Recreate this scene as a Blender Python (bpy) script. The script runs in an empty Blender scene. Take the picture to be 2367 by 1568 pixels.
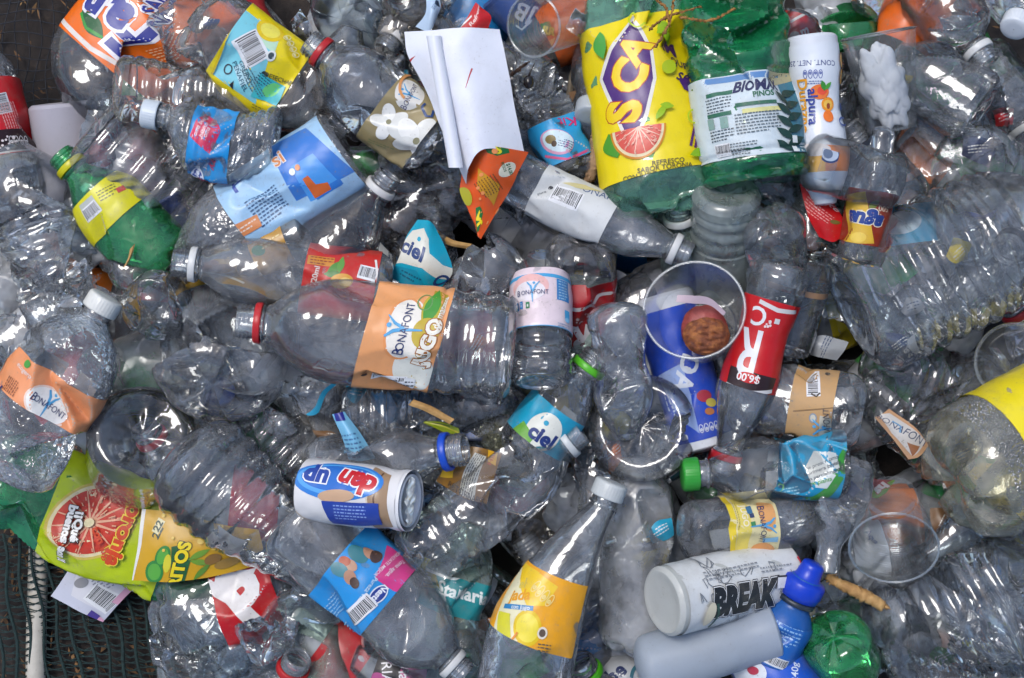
import bpy, math, random
import numpy as np
from mathutils import Vector, Matrix, geometry

# ------------------------------------------------------------------ camera, sky, sun, exposure
S = 0.0004           # metres per layout unit (the layout is drawn at 2367 x 1568 units, z in the same unit)
HC, ZREF = 1.70, 0.20
sc = bpy.context.scene
col = sc.collection
cam_d = bpy.data.cameras.new('camera'); cam = bpy.data.objects.new('camera', cam_d); col.objects.link(cam)
cam.location = (0, 0, HC); cam_d.sensor_width = 36; cam_d.lens = 36 * (HC - ZREF) / (2367 * S)
cam_d.clip_start = 0.05; cam_d.clip_end = 50
sc.camera = cam
SUN_EL, SUN_AZ = math.radians(62), math.radians(-38)       # azimuth from +Y (top of the picture), negative = to the left
world = bpy.data.worlds.new('World'); sc.world = world; world.use_nodes = True
wn = world.node_tree; wn.nodes.clear()
sky = wn.nodes.new('ShaderNodeTexSky'); sky.sky_type = 'NISHITA'; sky.sun_disc = False
sky.sun_elevation = SUN_EL; sky.sun_rotation = SUN_AZ; sky.air_density = 1.0; sky.dust_density = 2.0
bg = wn.nodes.new('ShaderNodeBackground'); bg.inputs[1].default_value = 0.13
wo = wn.nodes.new('ShaderNodeOutputWorld')
wn.links.new(sky.outputs[0], bg.inputs[0]); wn.links.new(bg.outputs[0], wo.inputs[0])
sun_d = bpy.data.lights.new('sun', 'SUN'); sun_d.energy = 1.5; sun_d.angle = math.radians(22); sun_d.color = (1, .985, .96)
sun = bpy.data.objects.new('sun', sun_d); col.objects.link(sun)
sd = Vector((math.cos(SUN_EL) * math.sin(SUN_AZ), math.cos(SUN_EL) * math.cos(SUN_AZ), math.sin(SUN_EL)))
sun.rotation_euler = sd.to_track_quat('Z', 'Y').to_euler()
sc.view_settings.view_transform = 'Standard'; sc.view_settings.look = 'None'
sc.view_settings.exposure = 0.57; sc.view_settings.gamma = 1.0; sc.view_settings.use_curve_mapping = False
sc.render.engine = 'CYCLES'
cy = sc.cycles
cy.max_bounces = 9; cy.diffuse_bounces = 4; cy.glossy_bounces = 4; cy.transmission_bounces = 6
cy.transparent_max_bounces = 40; cy.caustics_reflective = False; cy.caustics_refractive = False
cy.sample_clamp_indirect = 6.0; cy.use_denoising = True; cy.use_adaptive_sampling = True; cy.adaptive_threshold = 0.035; cy.adaptive_min_samples = 20
try: cy.denoiser = 'OPENIMAGEDENOISE'
except Exception: pass

# ------------------------------------------------------------------ small helpers
def kz(z): return (HC - z * S) / (HC - ZREF)
def W(x, y, z):
    """layout position (x, y in units across the picture, z = height in units) -> metres"""
    k = kz(z)
    return Vector(((x - 1183.5) * S * k, (784 - y) * S * k, z * S))
def lin(h):
    c = [int(h[i:i + 2], 16) / 255 for i in (0, 2, 4)]
    return tuple((v / 12.92 if v <= .04045 else ((v + .055) / 1.055) ** 2.4) for v in c) + (1,)
def sst(a, b, x):
    t = np.clip((x - a) / (b - a), 0, 1); return t * t * (3 - 2 * t)

REG = []                          # (name, x, y, label) of things, for describing what lies below them
def thing(name, label, cat, loc=(0, 0, 0), group=None, mat=None):
    o = bpy.data.objects.new(name, None); col.objects.link(o); o.empty_display_size = .02
    if mat is not None: o.matrix_world = mat
    else: o.location = loc
    o['label'] = label; o['category'] = cat
    if group: o['group'] = group
    return o
def mesh_obj(name, V, F, mat, parent=None, smooth=True, mi=None, normals=None, sharp=0):
    """V (n,3) float array, F = int array (m,3|4) or list of arrays; one mesh object"""
    V = np.asarray(V, dtype=np.float32)
    Fs = F if isinstance(F, list) else [F]
    Fs = [np.asarray(f, dtype=np.int32) for f in Fs if len(f)]
    me = bpy.data.meshes.new(name)
    nl = sum(f.size for f in Fs); nf = sum(len(f) for f in Fs)
    me.vertices.add(len(V)); me.loops.add(nl); me.polygons.add(nf)
    me.vertices.foreach_set('co', V.ravel())
    me.loops.foreach_set('vertex_index', np.concatenate([f.ravel() for f in Fs]))
    tot = np.concatenate([np.full(len(f), f.shape[1], np.int32) for f in Fs])
    st = np.concatenate([[0], np.cumsum(tot)[:-1]]).astype(np.int32)
    me.polygons.foreach_set('loop_start', st)
    me.polygons.foreach_set('use_smooth', np.full(nf, smooth))
    if mi is not None: me.polygons.foreach_set('material_index', np.asarray(mi, np.int32))
    for m in (mat if isinstance(mat, list) else [mat]): me.materials.append(m)
    me.update(calc_edges=True)
    if sharp: me.set_sharp_from_angle(angle=math.radians(sharp))
    if normals is not None: me.normals_split_custom_set_from_vertices(np.asarray(normals, dtype=np.float32))
    o = bpy.data.objects.new(name, me); col.objects.link(o)
    if parent is not None: o.parent = parent
    return o
def grid_faces(n, m, wrap=False, flip=False, off=0):
    i = np.arange(n - 1)[:, None]; j = np.arange(m if wrap else m - 1)[None, :]
    a = i * m + j; b = i * m + (j + 1) % m; c = (i + 1) * m + (j + 1) % m; d = (i + 1) * m + j
    f = np.stack([a, b, c, d], -1).reshape(-1, 4) + off
    return f[:, ::-1] if flip else f
def grid_normals(G):
    du = np.gradient(G, axis=1); dv = np.gradient(G, axis=0)
    n = np.cross(du, dv); l = np.linalg.norm(n, axis=-1, keepdims=True)
    return n / np.maximum(l, 1e-12)
def lathe(pts, m=48, knurl=None):
    """pts list of (z, r) -> V, F (axis = z)"""
    th = np.arange(m) / m * 2 * math.pi
    V = []
    for i, (z, r) in enumerate(pts):
        rr = np.full(m, r, float)
        if knurl and knurl[0] <= i <= knurl[1]: rr = r * (1 + knurl[3] * np.sign(np.cos(knurl[2] * th)))
        V.append(np.stack([rr * np.cos(th), rr * np.sin(th), np.full(m, z)], -1))
    return np.concatenate(V), grid_faces(len(pts), m, True)
def tube(path, rad, m=8):
    """path (n,3), rad (n,) -> V, F with closed ends"""
    P = np.asarray(path, float); n = len(P); rad = np.broadcast_to(np.asarray(rad, float), (n,))
    T = np.gradient(P, axis=0); T /= np.maximum(np.linalg.norm(T, axis=1, keepdims=True), 1e-9)
    up = np.array([.13, .21, .97]); X = np.cross(up, T); X /= np.maximum(np.linalg.norm(X, axis=1, keepdims=True), 1e-9); Y = np.cross(T, X)
    a = np.arange(m) / m * 2 * math.pi
    V = P[:, None] + rad[:, None, None] * (np.cos(a)[None, :, None] * X[:, None] + np.sin(a)[None, :, None] * Y[:, None])
    F = [grid_faces(n, m, True), np.arange(m)[None, ::-1], (np.arange(m) + (n - 1) * m)[None]]
    return V.reshape(-1, 3), F
class Ridged:
    """sum of folded plane waves: flat facets with creases between them"""
    def __init__(s, rng, n=6, lo=40, hi=130):
        d = rng.normal(size=(n, 3)); d /= np.linalg.norm(d, axis=1, keepdims=True)
        lam = rng.uniform(lo, hi, n); s.k = d * (math.pi / lam)[:, None]; s.p = rng.uniform(0, 6.28, n); s.a = lam / lam.sum()
    def __call__(s, P):
        return ((np.abs(np.sin(P @ s.k.T + s.p)) - .6) * s.a).sum(-1)

# ------------------------------------------------------------------ materials
MATS = {}
def new_mat(name):
    m = bpy.data.materials.new(name); m.use_nodes = True; m.node_tree.nodes.clear(); return m, m.node_tree
def nd(t, ty, **kw):
    n = t.nodes.new(ty)
    for k, v in kw.items(): setattr(n, k, v)
    return n
def mathn(t, op, a, b=None, clamp=False):
    n = nd(t, 'ShaderNodeMath', operation=op); n.use_clamp = clamp
    for i, v in enumerate((a, b)):
        if v is None: continue
        if isinstance(v, (int, float)): n.inputs[i].default_value = v
        else: t.links.new(v, n.inputs[i])
    return n.outputs[0]
def pet(name, tint=(.955, .97, .975), haze=.10, rough=.065, bump=.22, bscale=70, edge=.30, dirt=.25, hcol=(.76, .80, .87), drops=False, spec=1.8, crease=3.4):
    """thin clear plastic wall: tinted see-through sheet + scuffed haze + gloss"""
    if name in MATS: return MATS[name]
    m, t = new_mat(name); L = t.links.new
    tc = nd(t, 'ShaderNodeTexCoord'); oi = nd(t, 'ShaderNodeObjectInfo')
    mp = nd(t, 'ShaderNodeVectorMath', operation='ADD'); L(tc.outputs['Object'], mp.inputs[0])
    rv = nd(t, 'ShaderNodeVectorMath', operation='SCALE'); L(oi.outputs['Random'], rv.inputs['Scale']); rv.inputs[0].default_value = (3, 5, 7)
    L(rv.outputs[0], mp.inputs[1]); co = mp.outputs[0]
    n1 = nd(t, 'ShaderNodeTexNoise'); n1.inputs['Scale'].default_value = bscale; n1.inputs['Detail'].default_value = 1.5; L(co, n1.inputs[0])
    h = n1.outputs[0]
    if drops:
        v = nd(t, 'ShaderNodeTexVoronoi'); v.inputs['Scale'].default_value = 330; L(co, v.inputs['Vector'])
        h = mathn(t, 'ADD', h, mathn(t, 'MULTIPLY', mathn(t, 'SUBTRACT', .5, v.outputs[0], True), 1.6))
    n4 = nd(t, 'ShaderNodeTexNoise'); n4.inputs['Scale'].default_value = 34; n4.inputs['Detail'].default_value = 1; n4.inputs['Distortion'].default_value = .6; L(co, n4.inputs[0])
    h = mathn(t, 'SUBTRACT', h, mathn(t, 'MULTIPLY', mathn(t, 'MINIMUM', mathn(t, 'ABSOLUTE', mathn(t, 'SUBTRACT', n4.outputs[0], .5)), .07), crease))
    bp = nd(t, 'ShaderNodeBump'); bp.inputs['Strength'].default_value = bump; bp.inputs['Distance'].default_value = .004; L(h, bp.inputs['Height'])
    nm = bp.outputs[0]
    fr = nd(t, 'ShaderNodeFresnel'); fr.inputs[0].default_value = 1.5; L(nm, fr.inputs[1])
    ff = mathn(t, 'MULTIPLY', fr.outputs[0], spec, True)
    lw = nd(t, 'ShaderNodeLayerWeight'); lw.inputs[0].default_value = .35; L(nm, lw.inputs[1])
    n2 = nd(t, 'ShaderNodeTexNoise'); n2.inputs['Scale'].default_value = 22; n2.inputs['Detail'].default_value = 3; n2.inputs['Roughness'].default_value = .7; L(co, n2.inputs[0])
    n3 = nd(t, 'ShaderNodeTexNoise'); n3.inputs['Scale'].default_value = 300; n3.inputs['Detail'].default_value = 0; L(co, n3.inputs[0])
    hz = mathn(t, 'MULTIPLY', mathn(t, 'MULTIPLY', mathn(t, 'SUBTRACT', n2.outputs[0], .22, True), 3.6), haze)
    hz = mathn(t, 'ADD', hz, mathn(t, 'MULTIPLY', mathn(t, 'POWER', lw.outputs['Facing'], 2.8), edge * 1.5), True)
    dcol = nd(t, 'ShaderNodeMix', data_type='RGBA'); dcol.inputs[6].default_value = (*hcol, 1); dcol.inputs[7].default_value = (.16, .13, .10, 1)
    dm = mathn(t, 'MULTIPLY', mathn(t, 'SUBTRACT', mathn(t, 'ADD', n2.outputs[0], mathn(t, 'MULTIPLY', n3.outputs[0], .5)), .78, True), 4 * dirt, True)
    L(dm, dcol.inputs[0])
    hz = mathn(t, 'ADD', hz, mathn(t, 'MULTIPLY', dm, .35), True)
    df = nd(t, 'ShaderNodeBsdfDiffuse'); L(dcol.outputs[2], df.inputs[0]); L(nm, df.inputs['Normal'])
    tl = nd(t, 'ShaderNodeBsdfTranslucent'); L(dcol.outputs[2], tl.inputs[0]); L(nm, tl.inputs['Normal'])
    mh = nd(t, 'ShaderNodeMixShader'); mh.inputs[0].default_value = .4; L(df.outputs[0], mh.inputs[1]); L(tl.outputs[0], mh.inputs[2])
    tr = nd(t, 'ShaderNodeBsdfTransparent'); tr.inputs[0].default_value = (*tint, 1)
    m1 = nd(t, 'ShaderNodeMixShader'); L(hz, m1.inputs[0]); L(tr.outputs[0], m1.inputs[1]); L(mh.outputs[0], m1.inputs[2])
    gl = nd(t, 'ShaderNodeBsdfGlossy'); gl.inputs['Roughness'].default_value = rough; L(nm, gl.inputs['Normal'])
    m2 = nd(t, 'ShaderNodeMixShader'); L(ff, m2.inputs[0]); L(m1.outputs[0], m2.inputs[1]); L(gl.outputs[0], m2.inputs[2])
    o = nd(t, 'ShaderNodeOutputMaterial'); L(m2.outputs[0], o.inputs[0])
    MATS[name] = m; return m
def soft(c):
    g = .3 * c[0] + .55 * c[1] + .15 * c[2]; return tuple(max(0, v * 1.03 - g * .03) * .76 + .003 for v in c[:3]) + (1,)
def ink(hexc, rough=.38, dirt=.10, trans=0.0, spec=.45):
    """printed film / paper / solid plastic of one colour, slightly soiled"""
    key = ('ink', hexc, rough, dirt, trans)
    if key in MATS: return MATS[key]
    m, t = new_mat('print_' + hexc); L = t.links.new
    tc = nd(t, 'ShaderNodeTexCoord')
    n = nd(t, 'ShaderNodeTexNoise'); n.inputs['Scale'].default_value = 38; n.inputs['Detail'].default_value = 8; n.inputs['Roughness'].default_value = .72; L(tc.outputs['Object'], n.inputs[0])
    f = mathn(t, 'MULTIPLY', mathn(t, 'SUBTRACT', n.outputs[0], .47, True), 5 * dirt, True)
    sp = nd(t, 'ShaderNodeTexNoise'); sp.inputs['Scale'].default_value = 420; sp.inputs['Detail'].default_value = 1; L(tc.outputs['Object'], sp.inputs[0])
    f = mathn(t, 'ADD', f, mathn(t, 'MULTIPLY', mathn(t, 'SUBTRACT', mathn(t, 'ADD', sp.outputs[0], mathn(t, 'MULTIPLY', n.outputs[0], .5)), .93, True), 16 * dirt, True), True)
    mx = nd(t, 'ShaderNodeMix', data_type='RGBA'); mx.inputs[6].default_value = soft(lin(hexc)); mx.inputs[7].default_value = (.20, .17, .13, 1); L(f, mx.inputs[0])
    b = nd(t, 'ShaderNodeBump'); b.inputs['Strength'].default_value = .12; b.inputs['Distance'].default_value = .002; L(n.outputs[0], b.inputs['Height'])
    p = nd(t, 'ShaderNodeBsdfPrincipled'); L(mx.outputs[2], p.inputs['Base Color']); p.inputs['Roughness'].default_value = rough; L(b.outputs[0], p.inputs['Normal'])
    p.inputs['Specular IOR Level'].default_value = spec
    o = nd(t, 'ShaderNodeOutputMaterial')
    if trans:
        tl = nd(t, 'ShaderNodeBsdfTranslucent'); L(mx.outputs[2], tl.inputs[0])
        m1 = nd(t, 'ShaderNodeMixShader'); m1.inputs[0].default_value = trans; L(p.outputs[0], m1.inputs[1]); L(tl.outputs[0], m1.inputs[2]); L(m1.outputs[0], o.inputs[0])
    else: L(p.outputs[0], o.inputs[0])
    MATS[key] = m; return m
def rough_mat(name, stops, scale=30, rough=.85, bump=.4, stretch=(1, 1, 1), detail=8):
    """organic / soil material: colour ramp over noise"""
    if name in MATS: return MATS[name]
    m, t = new_mat(name); L = t.links.new
    tc = nd(t, 'ShaderNodeTexCoord'); mp = nd(t, 'ShaderNodeMapping'); mp.inputs['Scale'].default_value = stretch; L(tc.outputs['Object'], mp.inputs[0])
    n = nd(t, 'ShaderNodeTexNoise'); n.inputs['Scale'].default_value = scale; n.inputs['Detail'].default_value = detail; n.inputs['Roughness'].default_value = .7; L(mp.outputs[0], n.inputs[0])
    r = nd(t, 'ShaderNodeValToRGB'); cr = r.color_ramp
    while len(cr.elements) < len(stops): cr.elements.new(.5)
    for e, (p, c) in zip(cr.elements, stops): e.position = p; e.color = lin(c)
    L(n.outputs[0], r.inputs[0])
    b = nd(t, 'ShaderNodeBump'); b.inputs['Strength'].default_value = bump; b.inputs['Distance'].default_value = .004; L(n.outputs[0], b.inputs['Height'])
    p = nd(t, 'ShaderNodeBsdfPrincipled'); L(r.outputs[0], p.inputs['Base Color']); p.inputs['Roughness'].default_value = rough; L(b.outputs[0], p.inputs['Normal'])
    o = nd(t, 'ShaderNodeOutputMaterial'); L(p.outputs[0], o.inputs[0])
    MATS[name] = m; return m
PET = {
 'clear': lambda: pet('pet_clear', haze=.085),
 'clean': lambda: pet('pet_clean', haze=.05, edge=.24, dirt=.10, rough=.06),
 'hazy': lambda: pet('pet_hazy', haze=.15, rough=.10, edge=.32, dirt=.30),
 'dull': lambda: pet('pet_dull', haze=.32, rough=.22, edge=.30, dirt=.35, hcol=(.70, .72, .75)),
 'frost': lambda: pet('pet_frost', haze=.15, rough=.07, bump=.45, bscale=170),
 'warm': lambda: pet('pet_warm', tint=(.95, .93, .90), haze=.09, hcol=(.84, .79, .74)),
 'blue': lambda: pet('pet_blue', tint=(.88, .94, .97), haze=.09, hcol=(.70, .79, .89)),
 'grime': lambda: pet('pet_grime', haze=.12, dirt=.9, edge=.34),
 'smoke': lambda: pet('pet_smoke', tint=(.84, .83, .86), haze=.12, hcol=(.66, .66, .70), edge=.24),
 'aqua': lambda: pet('pet_aqua', tint=(.82, .94, .89), haze=.22, hcol=(.66, .84, .76)),
 'green': lambda: pet('pet_green', tint=(.30, .80, .44), haze=.32, hcol=(.06, .52, .18), rough=.10, edge=.25, dirt=.12),
 'lgreen': lambda: pet('pet_light_green', tint=(.55, .90, .68), haze=.34, hcol=(.25, .66, .44), edge=.30, dirt=.12),
 'dgreen': lambda: pet('pet_dark_green', tint=(.12, .56, .28), haze=.40, hcol=(.02, .36, .14), rough=.13, edge=.20, dirt=.12),
 'pale': lambda: pet('pet_pale_lit', haze=.42, rough=.2, edge=.2, dirt=.15, hcol=(.84, .87, .92)),  # buried bottles: light lost in the depth is put into a whiter haze
 'film': lambda: pet('film_clear', haze=.10, rough=.06, bump=.5, bscale=40, edge=.25, dirt=.1),
 'cup': lambda: pet('cup_clear', haze=.06, rough=.16, bump=.05, spec=.45, crease=0, edge=.16, dirt=.12, hcol=(.70, .73, .76)),
 'jar': lambda: pet('jar_greygreen', crease=0, tint=(.78, .86, .83), haze=.36, rough=.22, bump=.05, edge=.40, hcol=(.62, .70, .67)),
}
# ------------------------------------------------------------------ flat print on a curved sheet
GLYPH = {}
def text_flat(txt, bold=0.0, shear=0.0, align='CENTER', space=1.0):
    key = (txt, bold, shear, align, space)
    if key not in GLYPH:
        c = bpy.data.curves.new('lettering_source', 'FONT'); c.body = txt; c.align_x = align; c.align_y = 'CENTER'
        c.size = 1; c.offset = bold; c.shear = shear; c.space_character = space; c.resolution_u = 3; c.fill_mode = 'FRONT'
        o = bpy.data.objects.new('lettering_source', c)
        me = o.to_mesh(); me.calc_loop_triangles()
        V = np.zeros(len(me.vertices) * 3, np.float32); me.vertices.foreach_get('co', V); V = V.reshape(-1, 3)[:, :2].astype(float)
        T = np.zeros(len(me.loop_triangles) * 3, np.int32); me.loop_triangles.foreach_get('vertices', T)
        GLYPH[key] = V[T.reshape(-1, 3)]
        o.to_mesh_clear(); bpy.data.objects.remove(o); bpy.data.curves.remove(c)
    return GLYPH[key].copy()
def poly_tris(pts):
    idx = geometry.tessellate_polygon([[Vector((p[0], p[1], 0)) for p in pts]])
    P = np.array(pts, float)[:, :2]
    return P[np.array(idx)]
def ell_pts(rx, ry, n=28, a0=0, a1=360):
    a = np.radians(np.linspace(a0, a1, n, endpoint=(a1 - a0) % 360 != 0)); return np.stack([rx * np.cos(a), ry * np.sin(a)], -1)
def refine(T, mx):
    """split triangles along their longest edge until every edge < mx"""
    for _ in range(14):
        e = np.stack([np.linalg.norm(T[:, (i + 1) % 3] - T[:, i], axis=-1) for i in range(3)], 1)
        big = e.max(1) > mx
        if not big.any(): break
        B = T[big]; k = e[big].argmax(1); r = np.arange(len(B))
        a, b, c = B[r, k], B[r, (k + 1) % 3], B[r, (k + 2) % 3]; mid = (a + b) / 2
        T = np.concatenate([T[~big], np.stack([a, mid, c], 1), np.stack([mid, b, c], 1)])
    return T
# art items (x right, y up, in layout units on the sheet):
#  ('T', text, x, y, size, colour, rot, {bold, shear, sx, ol:(colour, width), align})   lettering
#  ('R', x, y, w, h, colour, rot) box   ('E', x, y, rx, ry, colour, rot) ellipse   ('P', pts, colour) outline   ('A', x,y,rx,ry,a0,a1,w,colour) arc band
#  ('B', x, y, w, h, rot) barcode       ('M', x, y, w, rows, pitch, colour, rot) lines of fine print   ('L', pts, width, colour) stroke
def flat_items(items, rng):
    out = []                                                    # (group name, colour, tris)
    def tf(T, x, y, rot, sx=1, sy=1):
        a = math.radians(rot); c, s = math.cos(a), math.sin(a); T = T * np.array([sx, sy])
        return np.stack([T[..., 0] * c - T[..., 1] * s + x, T[..., 0] * s + T[..., 1] * c + y], -1)
    def rect(w, h): return poly_tris([(-w / 2, -h / 2), (w / 2, -h / 2), (w / 2, h / 2), (-w / 2, h / 2)])
    def stroke(pts, w):
        P = np.array(pts, float); d = np.gradient(P, axis=0); d /= np.maximum(np.linalg.norm(d, axis=1, keepdims=True), 1e-9)
        nn = np.stack([-d[:, 1], d[:, 0]], 1); ww = np.broadcast_to(np.asarray(w, float), (len(P),))[:, None] / 2
        a, b = P + nn * ww, P - nn * ww
        return np.concatenate([np.stack([a[:-1], b[:-1], b[1:]], 1), np.stack([a[:-1], b[1:], a[1:]], 1)])
    for it in items:
        k = it[0]
        if k == 'T':
            _, txt, x, y, size, c, rot = it[:7]; o = it[7] if len(it) > 7 else {}
            if txt == '0000':                                   # row of small rounded fact icons
                for q in range(4):
                    for rx, ry, w_ in ((.2, .42, .07), (.08, .1, .1)): out.append(('icons', c, tf(stroke(ell_pts(rx * size, ry * size, 18, 0, 359.9), w_ * size) + np.array([(q - 1.5) * .52 * size, -.1 * size if rx < .1 else 0]), x, y, rot)))
                continue
            kw = dict(shear=o.get('shear', 0), align=o.get('align', 'CENTER'), space=o.get('space', 1.0)); b = o.get('bold', .01)
            for oc, ow in (o.get('ol') if isinstance(o.get('ol'), list) else [o['ol']] if 'ol' in o else []):
                out.append(('lettering', oc, tf(text_flat(txt, b + ow, **kw), x, y, rot, size * o.get('sx', 1), size)))
            out.append(('lettering', c, tf(text_flat(txt, b, **kw), x, y, rot, size * o.get('sx', 1), size)))
        elif k == 'R': out.append((it[7] if len(it) > 7 else 'print', it[5], tf(rect(it[3], it[4]), it[1], it[2], it[6] if len(it) > 6 else 0)))
        elif k == 'E': out.append((it[7] if len(it) > 7 else 'print', it[5], tf(poly_tris(ell_pts(it[3], it[4])), it[1], it[2], it[6] if len(it) > 6 else 0)))
        elif k == 'P': out.append((it[3] if len(it) > 3 else 'print', it[2], poly_tris(it[1])))
        elif k == 'A':
            _, x, y, rx, ry, a0, a1, w, c = it; out.append(('print', c, tf(stroke(ell_pts(rx, ry, 26, a0, a1 + 1e-3), w), x, y, 0)))
        elif k == 'L': out.append((it[4] if len(it) > 4 else 'print', it[3], stroke(it[1], it[2])))
        elif k == 'B':
            _, x, y, w, h, rot = it[:6]; out.append(('barcode', 'e9eaec', tf(rect(w * 1.12, h * 1.2), x, y, rot)))
            p = -w / 2; T = []
            while p < w / 2:
                bw = rng.choice([1, 1.6, 2.6]) * w / 62; T.append(tf(rect(bw, h * (.86 if -w * .46 < p < w * .44 else 1)), p + bw / 2, h * .04, 0)); p += bw + rng.choice([1, 1.5, 2.2]) * w / 62
            T = np.concatenate(T); out.append(('barcode', '23252c', tf(T, x, y, rot)))
        elif k == 'M':
            _, x, y, w, rows, pitch, c = it[:7]; rot = it[7] if len(it) > 7 else 0; T = []
            for r in range(rows):
                p = -w / 2; yy = (rows - 1) / 2 * pitch - r * pitch; end = w / 2 * (1 if r < rows - 1 else .4)
                while p < end:
                    l = min(rng.uniform(3, 9) * pitch / 7, max(end - p, .5)); T.append(tf(rect(l, pitch * .38), p + l / 2, yy, 0)); p += l + pitch * .32
            out.append(('fine_print', c, tf(np.concatenate(T), x, y, rot)))
    return out
def place(items, f, drot):
    """art written where it sits on the layout (x right, y down) -> sheet coordinates"""
    out = []
    for it in items:
        k = it[0]; it = list(it)
        if k == 'T': it[2], it[3] = f(it[2], it[3]); it[6] = it[6] + drot
        elif k in 'RE':
            it[1], it[2] = f(it[1], it[2])
            if len(it) == 6: it.append(0)
            it[6] += drot
        elif k in 'PL': it[1] = [f(*p) for p in it[1]]
        elif k == 'B': it[1], it[2] = f(it[1], it[2]); it[5] += drot
        elif k == 'M':
            it[1], it[2] = f(it[1], it[2])
            if len(it) == 7: it.append(0)
            it[7] += drot
        elif k == 'A':                                  # arc -> stroke
            _, x, y, rx, ry, a0, a1, w, c = it; it = ['L', [f(x + p[0], y - p[1]) for p in ell_pts(rx, ry, 22, a0, a1 + 1e-3)], w, c]
        out.append(tuple(it))
    return out
def print_on(parent, G, x0, x1, y0, y1, items, unit, seed=0, rough=.38, lift=.35, dirt=.10):
    """lay flat art on the sheet grid G (ny,nx,3 metres); x across columns, y across rows"""
    if not items: return
    rng = np.random.default_rng(seed); ny, nx = G.shape[:2]; N = grid_normals(G)
    groups = {}
    for li, (gname, c, T) in enumerate(flat_items(items, rng)):
        cr = (T[:, 1, 0] - T[:, 0, 0]) * (T[:, 2, 1] - T[:, 0, 1]) - (T[:, 2, 0] - T[:, 0, 0]) * (T[:, 1, 1] - T[:, 0, 1])
        T = np.where((cr < 0)[:, None, None], T[:, ::-1], T); T = refine(T, 9.0)
        fx = np.clip((T[..., 0] - x0) / (x1 - x0), 0, 1); fy = np.clip((T[..., 1] - y0) / (y1 - y0), 0, 1)
        area = np.abs((fx[:, 1] - fx[:, 0]) * (fy[:, 2] - fy[:, 0]) - (fx[:, 2] - fx[:, 0]) * (fy[:, 1] - fy[:, 0]))
        keep = area > 1e-9; fx, fy = fx[keep] * (nx - 1), fy[keep] * (ny - 1)
        if not len(fx): continue
        i = np.minimum(fx.astype(int), nx - 2); j = np.minimum(fy.astype(int), ny - 2); u = (fx - i)[..., None]; v = (fy - j)[..., None]
        def bil(A): return A[j, i] * (1 - u) * (1 - v) + A[j, i + 1] * u * (1 - v) + A[j + 1, i] * (1 - u) * v + A[j + 1, i + 1] * u * v
        Nn = bil(N); Nn /= np.maximum(np.linalg.norm(Nn, axis=-1, keepdims=True), 1e-9)
        V = bil(G) + Nn * unit * (lift + .16 * li)
        groups.setdefault(gname, []).append((c, V.reshape(-1, 3), Nn.reshape(-1, 3)))
    for gname, lst in groups.items():
        cols = []; mi = []
        for c, V, n in lst:
            if c not in cols: cols.append(c)
            mi.append(np.full(len(V) // 3, cols.index(c)))
        V = np.concatenate([v for _, v, _ in lst]); n = np.concatenate([q for _, _, q in lst])
        mesh_obj(gname, V, np.arange(len(V)).reshape(-1, 3), [ink(c, rough, dirt) for c in cols], parent, True, np.concatenate(mi), n)

# ------------------------------------------------------------------ bottles
NECK_R, NECK_L = 31.0, 58.0
UNIT = {}
SHAPES = {   # (fraction of body length, radius fraction); the neck is added after
 'soda':   [(0, 1), (.58, 1), (.68, .97), (.80, .80), (.91, .56), (1, .40)],
 'water':  [(0, 1), (.30, .985), (.42, .93), (.55, .985), (.66, 1), (.78, .93), (.90, .70), (1, .42)],
 'cone':   [(0, 1), (.30, 1), (.45, .92), (.65, .72), (.85, .47), (1, .36)],
 'waist':  [(0, 1), (.22, 1), (.34, .84), (.46, .82), (.58, .97), (.70, 1), (.82, .86), (.93, .56), (1, .4)],
 'round':  [(0, 1), (.70, 1), (.82, .93), (.92, .70), (1, .42)],
 'straight': [(0, 1), (.9, 1), (1, .97)],
 'cola':   [(0, .97), (.14, 1), (.30, .86), (.42, .80), (.58, .96), (.70, .98), (.84, .72), (1, .38)],
}
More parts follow.
